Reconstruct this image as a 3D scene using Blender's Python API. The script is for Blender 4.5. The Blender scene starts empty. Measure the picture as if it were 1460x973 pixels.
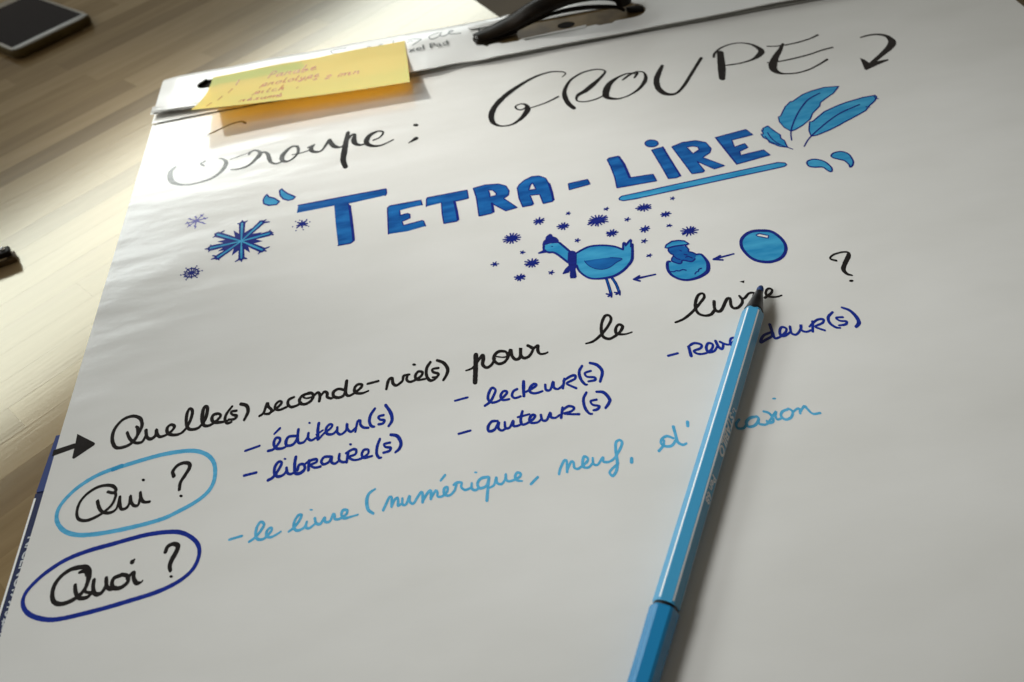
import bpy, bmesh, math, random
from mathutils import Vector, Matrix, noise
from mathutils.geometry import tessellate_polygon
random.seed(7)
scene=bpy.context.scene
col=scene.collection
# ------------------------------------------------ camera, light, exposure (metres; z = 0 is the top sheet, x runs along the pad's head, y away from the reader)
CAMX,CAMY,CAMH=0.223224,-0.555193,0.300306
CAMR=[[0.98291224, 0.1840748, 0.0], [-0.13385628, 0.71475819, -0.68644244], [-0.12635676, 0.67471268, 0.72718414]]

cam=bpy.data.objects.new('camera',bpy.data.cameras.new('camera')); col.objects.link(cam); scene.camera=cam
M=Matrix([[CAMR[i][j] for j in range(3)] for i in range(3)]).to_4x4(); M.translation=(CAMX,CAMY,CAMH)
cam.matrix_world=M
cam.data.sensor_width=36; cam.data.lens=36*1200/1460
cam.data.clip_start=.01; cam.data.clip_end=30
cam.data.dof.use_dof=True; cam.data.dof.focus_distance=.41; cam.data.dof.aperture_fstop=10
world=bpy.data.worlds.new('World'); scene.world=world; world.use_nodes=True
bg=world.node_tree.nodes['Background']; bg.inputs[0].default_value=(1,.90,.74,1); bg.inputs[1].default_value=.108
def area(name,loc,target,sx,sy,watts,colour):
    l=bpy.data.lights.new(name,'AREA'); l.shape='RECTANGLE'; l.size=sx; l.size_y=sy; l.energy=watts; l.color=colour
    o=bpy.data.objects.new(name,l); col.objects.link(o); o.location=loc
    d=Vector(target)-Vector(loc); o.rotation_euler=d.to_track_quat('-Z','Y').to_euler(); return o
# the long window band on the far left wall: its reflection is the glare on table and paper
az=math.radians(-51); nrm=Vector((math.sin(az),math.cos(az),0)); alw=Vector((math.cos(az),-math.sin(az),0))
wc=Vector((.15,-.1,0))+nrm*3.0+alw*2.0+Vector((0,0,1.70))
area('window_band_light',wc,wc-nrm,6.2,.70,76,(.93,1,.98))
# the nearer window to the left of the table
area('side_window_light',(-1.10,-.40,.90),(.25,-.25,0),.8,.7,2.6,(.93,.98,1))
def spot(name,loc,target,watts,deg,colour):
    l=bpy.data.lights.new(name,'SPOT'); l.energy=watts; l.spot_size=math.radians(deg); l.spot_blend=1; l.shadow_soft_size=.22 if watts<100 else .14; l.color=colour
    o=bpy.data.objects.new(name,l); col.objects.link(o); o.location=loc; o.rotation_euler=(Vector(target)-Vector(loc)).to_track_quat('-Z','Y').to_euler()
# two added spot lamps stand in for the window light pooling on the page
spot('left_pool_fill',(-.88,-.66,.95),(.225,-.362,0),80,19.5,(.98,1,.995))
spot('rear_pool_fill',(-.62,-.02,1.0),(.350,-.180,0),45,24,(.98,1,.995))
# the sunbeam that reaches the pad's top left corner
spot('sunbeam_light',(-1.62,1.42,1.37),(.080,.024,0),1350,4.4,(1,.99,.93))
scene.view_settings.view_transform='Standard'; scene.view_settings.look='None'
scene.view_settings.exposure=0; scene.view_settings.gamma=1
# ------------------------------------------------ materials
def mat(name,base,rough=.5,spec=.5,metal=0,**kw):
    m=bpy.data.materials.new(name); m.use_nodes=True; n=m.node_tree; b=n.nodes['Principled BSDF']
    b.inputs['Base Color'].default_value=(*base,1); b.inputs['Roughness'].default_value=rough
    b.inputs['Specular IOR Level'].default_value=spec; b.inputs['Metallic'].default_value=metal
    return m
def noise_tex(n,scale,detail=4,coord='Object',stretch=(1,1,1),rot=0):
    tc=n.nodes.new('ShaderNodeTexCoord'); mp=n.nodes.new('ShaderNodeMapping'); mp.inputs['Scale'].default_value=stretch; mp.inputs['Rotation'].default_value=(0,0,rot)
    t=n.nodes.new('ShaderNodeTexNoise'); t.inputs['Scale'].default_value=scale; t.inputs['Detail'].default_value=detail
    n.links.new(tc.outputs[coord],mp.inputs[0]); n.links.new(mp.outputs[0],t.inputs['Vector']); return t
def vary(m,c1,c2,scale,stretch=(1,1,1),detail=4,lo=.3,hi=.7,rot=0):
    n=m.node_tree; t=noise_tex(n,scale,detail,'Object',stretch,rot); r=n.nodes.new('ShaderNodeValToRGB')
    r.color_ramp.elements[0].position=lo; r.color_ramp.elements[1].position=hi
    r.color_ramp.elements[0].color=(*c1,1); r.color_ramp.elements[1].color=(*c2,1)
    n.links.new(t.outputs[0],r.inputs[0]); n.links.new(r.outputs[0],n.nodes['Principled BSDF'].inputs['Base Color']); return r
def bump(m,scale,dist,strength=1,stretch=(1,1,1),detail=3,rot=0):
    n=m.node_tree; t=noise_tex(n,scale,detail,'Object',stretch,rot); b=n.nodes.new('ShaderNodeBump'); b.inputs['Distance'].default_value=dist; b.inputs['Strength'].default_value=strength
    p=n.nodes['Principled BSDF']
    if p.inputs['Normal'].is_linked: n.links.new(p.inputs['Normal'].links[0].from_socket,b.inputs['Normal'])
    n.links.new(t.outputs[0],b.inputs['Height']); n.links.new(b.outputs[0],p.inputs['Normal'])
paper=mat('sheet_paper',(.72,.71,.68),.165,1.0)
vary(paper,(.685,.675,.640),(.755,.745,.715),11,(1,2.4,1),7,.25,.75)
bump(paper,9,.0022,.32,(1,3.2,1),2,.28); bump(paper,30,.0005,.32,(1,2.2,1),3,.3); bump(paper,260,.00006,.5,(1,1.6,1),4,.3); bump(paper,1300,.00004,.6)
INKC={'black':((.004,.0036,.0045),(.012,.011,.013)),'navy':((.006,.014,.16),(.010,.022,.22)),'ultra':((.005,.020,.21),(.010,.032,.29)),
 'blue':((.001,.048,.23),(.012,.160,.46)),'sky':((.014,.215,.46),(.06,.37,.60)),'teal':((.065,.345,.57),(.115,.44,.69)),
 'navy_glare':((.09,.09,.36),(.16,.15,.45)),'white':((.70,.69,.655),(.745,.735,.705)),'red':((.45,.10,.07),(.55,.16,.10)),'grey':((.045,.05,.052),(.10,.11,.11))}  # the pale flake's ink is navy with the glare put into its colour
INKM={}
for k,(a,b) in INKC.items():
    m=mat('ink_'+k,a,.12,.95 if k=='black' else .15 if k in('red','white') else .6); m.node_tree.nodes['Principled BSDF'].inputs['Specular Tint'].default_value=(1,.97,.92,1); vary(m,a,b,48 if k in('blue','sky') else 160,(1,3.6,1),5,.30,.70,rot=.5); bump(m,330,.00007,.5); bump(m,1500,.00003,.5); INKM[k]=m
card=mat('header_card',(.74,.74,.72),.18,.7); bump(card,40,.0004,.5); bump(card,900,.00004,.5)
recess_shade=mat('recess_shade',(.010,.007,.005),.8,.1)  # near-black that puts the shade of gap and hole into the colour
brass=mat('brass_plate',(.20,.13,.05),.4,.5,.3); vary(brass,(.045,.026,.008),(.20,.13,.05),40)
blackp=mat('black_plastic',(.012,.009,.006),.36,.12); vary(blackp,(.003,.0022,.0015),(.016,.010,.005),60)
blackc=mat('pen_cone_plastic',(.004,.004,.005),.33,.4)
penblue=mat('pen_barrel_blue',(.050,.29,.50),.30,.5); bump(penblue,700,.00001,.3)
pencapm=mat('pen_cap_blue',(.012,.20,.42),.22,.5)
whitep=mat('white_print',(.80,.80,.78),.4)
nibm=mat('nib_blue',(.006,.030,.13),.6)
bluecard=mat('backing_blue',(.022,.042,.17),.5,.2); bump(bluecard,300,.00005,.5)
navycard=mat('backing_navy',(.008,.014,.065),.5,.2); bump(navycard,300,.00005,.5)
greyprint=mat('grey_print',(.50,.52,.54),.5,.2)
phone_case=mat('phone_case_bronze',(.075,.05,.016),.6,.12); vary(phone_case,(.065,.042,.012),(.095,.066,.022),50)
phone_rim=mat('phone_white_glass',(.62,.62,.60),.22)
phone_side=mat('phone_frame_beige',(.24,.20,.14),.4,.3)
screen=mat('phone_screen',(.004,.004,.009),.12,.2)
floorm=mat('floor_brown',(.12,.085,.045),.6); vary(floorm,(.10,.072,.038),(.145,.105,.058),6)
chrome=mat('chrome',(.8,.8,.8),.15,.5,1)
note=mat('sticky_note_yellow',(.93,.99,.36),.42,.2)
bump(note,25,.0008,.35,(1,2,1))
n=note.node_tree; p=n.nodes['Principled BSDF']; tr=n.nodes.new('ShaderNodeBsdfTranslucent'); tr.inputs[0].default_value=(1,.40,.012,1)
mx=n.nodes.new('ShaderNodeMixShader'); mx.inputs[0].default_value=.46
n.links.new(p.outputs[0],mx.inputs[1]); n.links.new(tr.outputs[0],mx.inputs[2]); n.links.new(mx.outputs[0],n.nodes['Material Output'].inputs[0])
WOOD=[]
for i,(a,b) in enumerate([((0.250,0.165,0.076),(0.317,0.222,0.110)),((0.305,0.210,0.104),(0.378,0.271,0.144)),((0.165,0.101,0.044),(0.232,0.151,0.071)),((0.336,0.239,0.124),(0.403,0.296,0.163)),((0.213,0.138,0.061),(0.268,0.181,0.088))]):
    m=mat('beech_%d'%i,a,.13,1.0); m.node_tree.nodes['Principled BSDF'].inputs['Specular Tint'].default_value=(1,.92,.68,1); m.node_tree.nodes['Principled BSDF'].inputs['IOR'].default_value=1.62; vary(m,a,b,13,(1.1,9,1),5,.28,.75); bump(m,30,.00005,.4,(1.2,16,1),5)
    WOOD.append(m)
# ------------------------------------------------ helpers
def link(name,me,m,parent=None,loc=None):
    o=bpy.data.objects.new(name,me); col.objects.link(o)
    for x in (m if isinstance(m,(list,tuple)) else [m]): me.materials.append(x)
    if parent: o.parent=parent
    if loc: o.location=loc
    return o
def obj(name,bm,m,parent=None,smooth=False,loc=None):
    me=bpy.data.meshes.new(name); 
    bmesh.ops.recalc_face_normals(bm,faces=bm.faces)
    if smooth:
        for f in bm.faces: f.smooth=True
    bm.to_mesh(me); bm.free(); return link(name,me,m,parent,loc)
def thing(name,label,cat,loc=(0,0,0),rotz=0,group=None):
    o=bpy.data.objects.new(name,None); col.objects.link(o); o.empty_display_size=.02; o.location=loc; o.rotation_euler=(0,0,rotz)
    o['label']=label; o['category']=cat
    if group: o['group']=group
    return o
def box(bm,x0,x1,y0,y1,z0,z1,bev=0):
    r=bmesh.ops.create_cube(bm,size=1); vs=r['verts']
    for v in vs: v.co=Vector((x0 if v.co.x<0 else x1,y0 if v.co.y<0 else y1,z0 if v.co.z<0 else z1))
    if bev:
        es=list({e for v in vs for e in v.link_edges}); bmesh.ops.bevel(bm,geom=es,offset=bev,segments=2,affect='EDGES',profile=.6)
def h(x,y):
    "relief of the top sheet: soft waves across the page"
    a=.00006*math.sin(62*(y-.22*x)+1.1*math.sin(9*x))+.00003*math.sin(118*(y-.30*x)+2.2+1.6*math.sin(6*x+1))
    b=.0004*noise.noise(Vector((x*7,y*11,.3)))+.00005*noise.noise(Vector((x*14+4,y*42-x*10,2.1)))
    # the left edge lies flat; the lower left rises a touch
    return a+b+.0010
# ------------------------------------------------ floor and table
bm=bmesh.new(); bmesh.ops.create_grid(bm,x_segments=8,y_segments=8,size=6); o=obj('floor',bm,floorm,loc=(0,0,-.76)); o['kind']='structure'
TS=.034   # the pad's stiff head props it up a little: the table falls away under it
def tz(y): return -.0075-TS*(y+.86)
ZT=tz(0); TILT=-math.atan(TS)
desk=thing('table','pale beech stave table under the flip chart, glossy in the window light','table',(0,0,ZT)); desk.rotation_euler=(TILT,0,0)
ang=math.radians(41); ca,sa=math.cos(ang),math.sin(ang)
EA=Vector(((0.24887,0.19259))); EB=Vector(((0.26456,0.15221))); ed=(EB-EA).normalized(); en=Vector((-ed.y,ed.x))   # far table edge
if en.dot(Vector((1,1)))<0: en=-en
SW=.0235; rowi=0; b0=-1.0
while b0<.75:
    a0=-1.2+random.uniform(-.25,0)
    while a0<1.1:
        L=random.uniform(.22,.42); a1=a0+L
        ctr=Vector((ca*(a0+a1)/2-sa*(b0+SW/2),sa*(a0+a1)/2+ca*(b0+SW/2)))
        near=[Vector((ca*t-sa*(b0+SW/2),sa*t+ca*(b0+SW/2))) for t in (a0,(a0+a1)/2,a1)]
        vis=any((-.62<q.x<.12 and -.60<q.y<.62) or (.12<=q.x<.42 and -.05<q.y<.5) for q in near)
        cut=min((q-EA).dot(en) for q in near)<0
        if vis and cut:
            bm=bmesh.new(); g=.00002; lift=random.uniform(0,.00003); box(bm,a0+g,a1-g,b0+g,b0+SW-g,-.003,lift,.00003)
            # saw off at the table edge
            inv=Matrix.Rotation(-ang,3,'Z'); pc=inv@Vector((EA.x,EA.y,0)); pn=inv@Vector((en.x,en.y,0))
            bmesh.ops.bisect_plane(bm,geom=bm.verts[:]+bm.edges[:]+bm.faces[:],plane_co=pc,plane_no=pn,clear_outer=True)
            if len(bm.verts):
                # every stave has its own grain: shift the mesh origin
                o=obj('stave',bm,random.choice(WOOD),desk); o.rotation_euler=(0,0,ang)
            else: bm.free()
        a0=a1
    b0+=SW
# slab under the staves
bm=bmesh.new()
P=[EA+ed*1.4,EA-ed*1.4,EA-ed*1.4-en*2.0,EA+ed*1.4-en*2.0]
vb=[bm.verts.new((q.x,q.y,-.030)) for q in P]; vt=[bm.verts.new((q.x,q.y,-.0031)) for q in P]
bm.faces.new(vb); bm.faces.new(vt)
for i in range(4): bm.faces.new((vb[i],vb[(i+1)%4],vt[(i+1)%4],vt[i]))
obj('table_slab',bm,WOOD[1],desk)
# ------------------------------------------------ the flip chart pad
PW=.598
pad=thing('flip_chart_pad','white flip chart pad with hand lettering and blue drawings on its top sheet','flip chart',(0,0,ZT))
PR=Vector((0,0,-ZT))   # part offset so that parts are written with the sheet at z = 0
# top sheet
bm=bmesh.new(); NX,NY=150,240; x0,x1,y0,y1=0,PW,-.86,.0
g=[[bm.verts.new((x0+(x1-x0)*i/NX,y1+(y0-y1)*j/NY,0)) for i in range(NX+1)] for j in range(NY+1)]
for row in g:
    for v in row: v.co.z=h(v.co.x,v.co.y)
for j in range(NY):
    for i in range(NX): bm.faces.new((g[j][i],g[j+1][i],g[j+1][i+1],g[j][i+1]))
sheet=obj('top_sheet',bm,paper,pad,True,PR)
# sheets underneath
bm=bmesh.new(); box(bm,.0015,PW-.0015,-.85,.050,-1,-.0006,0)
for v in bm.verts:
    if v.co.z<-.5: v.co.z=tz(v.co.y)+.0003
obj('sheet_stack',bm,paper,pad,loc=PR)
# torn stub of the previous sheet under the header
bm=bmesh.new(); N=60
top=[];bot=[]
for i in range(N+1):
    x=PW*i/N; yf=.0004*math.sin(23*x)+.0002*math.sin(61*x); z=h(x,0)
    top.append((bm.verts.new((x,yf,z+.0009)),bm.verts.new((x,.03,.0017)))); bot.append((bm.verts.new((x,yf+.0003,z+.0005)),bm.verts.new((x,.03,.0012))))
for i in range(N):
    bm.faces.new((top[i][0],top[i+1][0],top[i+1][1],top[i][1])); bm.faces.new((bot[i][0],bot[i+1][0],bot[i+1][1],bot[i][1])); bm.faces.new((top[i][0],top[i+1][0],bot[i+1][0],bot[i][0]))
bm.faces.new((top[0][0],top[0][1],bot[0][1],bot[0][0]))
obj('torn_stub',bm,paper,pad,loc=PR)
# header: a folded card strip with two long slots
HZ=.0054
def hfront(x):
    y=.0105*(1-min(1,max(0,x/.17)))**1.2-.001
    if .205<x<.238: y+=.0018*math.sin((x-.205)/.033*math.pi)
    return y+.00025*math.sin(90*x)
def hz(x,y):
    t=(y-0)/.056
    z=HZ+.0006*math.sin(14*x+.5)+.0005*noise.noise(Vector((x*30,y*40,5)))
    if t>.93: z-=.0004*((t-.93)/.07)**2
    if .2<x<.25 and t<.45: z-=.0012*math.sin((x-.2)/.05*math.pi)*(1-t/.45)
    if x<.012: z-=.0010*(1-x/.012)
    return z
bm=bmesh.new(); NX,NY=260,22; V={}
slots=[(.030,.110,.0355,.0060),(.2355,.3640,.0285,.0115)]
def inslot(x,y):
    for a,b,c,r in slots:
        cx=min(max(x,a+r),b-r)
        if ((x-cx)**2+(y-c)**2)<r*r: return True
    return False
def snap(x,y):
    "pull grid points near a slot outline onto it"
    for a,b,c,r in slots:
        cx=min(max(x,a+r),b-r); d=math.hypot(x-cx,y-c)
        if r<=d<r+.0022: return (cx+(x-cx)/d*r,c+(y-c)/d*r)
    return x,y
for i in range(NX+1):
    for j in range(NY+1):
        x=.001+(PW-.001)*i/NX; yf=hfront(x); y=yf+(.0575-yf)*j/NY
        keep=not inslot(x,y)
        if keep:
            x,y=snap(x,y); V[i,j]=bm.verts.new((x,y,hz(x,y)))
for i in range(NX):
    for j in range(NY):
        q=[V.get(k) for k in((i,j),(i+1,j),(i+1,j+1),(i,j+1))]; q=[v for v in q if v]
        if len(q)>=3:
            try: bm.faces.new(q)
            except ValueError: pass
bmesh.ops.recalc_face_normals(bm,faces=bm.faces)
r=bmesh.ops.extrude_face_region(bm,geom=bm.faces[:])
for v in r['geom']:
    if isinstance(v,bmesh.types.BMVert): v.co.z-=.0008
header=obj('header_strip',bm,card,pad,False,PR)
# crumpled paper layers at the header's left corner
for k in range(3):
    bm=bmesh.new(); N=26; rows=[]
    for i in range(N+1):
        x=-.0006*k+.072*i/N; yy=hfront(max(x,0))
        rows.append([bm.verts.new((x,yy+dy+.0004*math.sin(300*x+k*2)*(1 if dy<.004 else .3),HZ-.0006+.0004*k*0+.0006*math.sin(190*x+k*1.7+dy*400)*math.exp(-x*30)+dz-.00035*k)) for dy,dz in((-.0004-.0003*k,.0003),(.0010,.0007),(.0035,.0009),(.009,.0002))])
    for i in range(N):
        for j in range(3): bm.faces.new((rows[i][j],rows[i+1][j],rows[i+1][j+1],rows[i][j+1]))
    obj('crumpled_fold',bm,card,pad,False,PR)
# back fold, and a near-black block painting the shade inside the header gap
bm=bmesh.new(); box(bm,.012,PW-.004,.0125,.0545,.0014,.0036); obj('gap_shade_block',bm,recess_shade,pad,loc=PR)
bm=bmesh.new(); box(bm,.0015,PW-.0015,.0560,.0578,tz(.057)+.0003,HZ-.0022); obj('header_back_fold',bm,card,pad,loc=PR)
# brass-coloured plate seen through the long slot, with a dark disc for the shade in its rivet hole
bm=bmesh.new(); box(bm,.226,.374,.0150,.0440,.00365,.00405,.0001); pl=obj('slot_plate',bm,brass,pad,loc=PR)
bm=bmesh.new(); bmesh.ops.create_circle(bm,cap_ends=True,segments=24,radius=.0048)
for v in bm.verts: v.co=Vector((.3045+v.co.x*1.35,.0262+v.co.y,.0042))
obj('rivet_hole_shade',bm,recess_shade,pl)
# raised curved black carrying hook that springs through the slot
def sweep(name,path,sec,m,parent,closed_sec=True):
    bm=bmesh.new(); rings=[]
    for k,(p,w,t,roll) in enumerate(path):
        p=Vector(p); a=Vector(path[max(k-1,0)][0]); b=Vector(path[min(k+1,len(path)-1)][0]); d=(b-a).normalized()
        up=Vector((0,0,1)); sd=d.cross(up).normalized(); up=sd.cross(d)
        R=Matrix.Rotation(roll,3,d); sd=R@sd; up=R@up
        rings.append([bm.verts.new(p+sd*(w*math.cos(q))+up*(t*math.sin(q))) for q in [i/12*2*math.pi for i in range(12)]])
    for k in range(len(rings)-1):
        for i in range(12): bm.faces.new((rings[k][i],rings[k][(i+1)%12],rings[k+1][(i+1)%12],rings[k+1][i]))
    bm.faces.new(rings[0]); bm.faces.new(rings[-1])
    return obj(name,bm,m,parent,True,PR)
def arch(pts,n=40):
    out=[]
    for k in range(n+1):
        t=k/n*(len(pts)-1); i=min(int(t),len(pts)-2); f=t-i
        P0,P1,P2,P3=[pts[max(0,min(len(pts)-1,i+q))] for q in(-1,0,1,2)]
        c=[.5*((2*b)+(c_-a)*f+(2*a-5*b+4*c_-d)*f*f+(-a+3*b-3*c_+d)*f**3) for a,b,c_,d in zip(P0,P1,P2,P3)]
        out.append(((c[0],c[1],c[2]),c[3],c[4],c[5]))
    return out
hook=sweep('hanging_hook',arch([(0.2375,0.0255,0.0074,0.0054,0.0021,0),(0.25,0.0285,0.008,0.00837,0.0028,0),(0.264,0.03,0.0107,0.00864,0.00385,0.1),(0.282,0.03,0.0177,0.00837,0.0049,0.2),(0.303,0.031,0.0227,0.0081,0.0056,0.2),(0.322,0.031,0.0237,0.00837,0.00595,0.1),(0.338,0.0315,0.0207,0.0081,0.00595,0),(0.3465,0.0315,0.0162,0.00702,0.0063,0),(0.349,0.0305,0.0097,0.00621,0.00525,0)]),None,blackp,pad)
sweep('hook_foot',arch([(.2365,.0235,.0046,.0042,.0010,0),(.243,.0250,.0056,.0070,.0014,0),(.253,.0270,.0062,.0070,.0012,0),(.268,.0285,.0066,.0052,.0012,0)],16),None,blackp,pad)
sweep('hook_inner_bar',arch([(.262,.0235,.0068,.0012,.0009,0),(.290,.0265,.0135,.0016,.0012,0),(.315,.0260,.0150,.0018,.0016,0),(.340,.0265,.0110,.0016,.0014,0),(.348,.0270,.0066,.0014,.0012,0)],24),None,blackp,pad)
sweep('hook_foot',arch([(.350,.0290,.0060,.0030,.0012,0),(.357,.0290,.0052,.0048,.0012,0),(.3625,.0285,.0046,.0036,.0010,0)],10),None,blackp,pad)
# small torn flaps of paper beside the hook
for pts in ([(.2335,.0470),(.2610,.0500),(.2640,.0435),(.2350,.0425)],[(.2610,.0560),(.2830,.0575),(.2790,.0480),(.2630,.0460)],[(.270,.0157),(.318,.0172),(.316,.0150),(.271,.0138)]):
    bm=bmesh.new(); vs=[bm.verts.new((x,y,hz(x,y)+.0004+.0007*(i%2))) for i,(x,y) in enumerate(pts)]; bm.faces.new(vs)
    r=bmesh.ops.extrude_face_region(bm,geom=bm.faces[:])
    for v in r['geom']:
        if isinstance(v,bmesh.types.BMVert): v.co.z+=.00025
    obj('torn_flap',bm,card,pad,loc=PR)
# blue backing sheet peeking out at the left
bk=thing('printed_cover_sheet','dark blue printed cover sheet with barcode, peeking out under the left edge','cover sheet',(0,0,ZT))
def flat(name,pts,m,z0,z1,parent):
    bm=bmesh.new(); vs=[bm.verts.new((x,y,z1)) for x,y in pts]; f=bm.faces.new(vs)
    r=bmesh.ops.extrude_face_region(bm,geom=[f])
    for v in r['geom']:
        if isinstance(v,bmesh.types.BMVert): v.co.z=z0
    return obj(name,bm,m,parent,loc=PR)
zb=-.0068
flat('blue_panel',[(-.0052,-.2750),(.05,-.274),(.05,-.3078),(-.0066,-.3078)],bluecard,zb,-.0030,bk)
flat('navy_panel',[(-.0070,-.3082),(.05,-.3082),(.05,-.60),(-.0080,-.60)],navycard,zb,-.0034,bk)
flat('white_border',[(-.0070,-.3110),(-.0060,-.3110),(-.0070,-.60),(-.0080,-.60)],whitep,-.00335,-.00330,bk)
flat('print_patch',[(-.0052,-.3785),(.010,-.3785),(.010,-.3868),(-.0053,-.3868)],greyprint,-.00335,-.00328,bk)
yy=-.3885
for k in range(26):
    w=random.choice((.0004,.0004,.0008,.0012)); 
    flat('barcode_bar',[(-.0052,yy),(.012,yy),(.012,yy-w),(-.0052,yy-w)],greyprint,-.00335,-.00328,bk); yy-=w+random.choice((.0005,.0009,.0013))
def text(name,s,size,m,parent,mw,extr=0,shear=0,bold=0):
    cu=bpy.data.curves.new(name,'FONT'); cu.body=s; cu.size=size; cu.extrude=extr; cu.shear=shear; cu.offset=bold; cu.resolution_u=3
    t=bpy.data.objects.new(name,cu); col.objects.link(t); bpy.context.view_layer.update()
    me=bpy.data.meshes.new_from_object(t.evaluated_get(bpy.context.evaluated_depsgraph_get()))
    bpy.data.objects.remove(t); me.transform(mw); me.materials.clear()
    return link(name,me,m,parent,PR)
# cover sheet lettering, running down the edge (tops to the right)
text('printed_code','N/CLNO:99/32',.0066,greyprint,bk,Matrix.Translation((-.0042,-.3315,-.0032))@Matrix.Rotation(math.radians(-90),4,'Z'),0,0,.0001)
flat('print_box',[(-.0048,-.3712),(.001,-.3712),(.001,-.3718),(-.0048,-.3718)],greyprint,-.00335,-.00328,bk)
flat('print_box',[(-.0048,-.3768),(.001,-.3768),(.001,-.3774),(-.0048,-.3774)],greyprint,-.00335,-.00328,bk)
flat('print_box',[(-.0038,-.3726),(.000,-.3726),(.000,-.3760),(-.0038,-.3760)],greyprint,-.00335,-.00328,bk)
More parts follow.
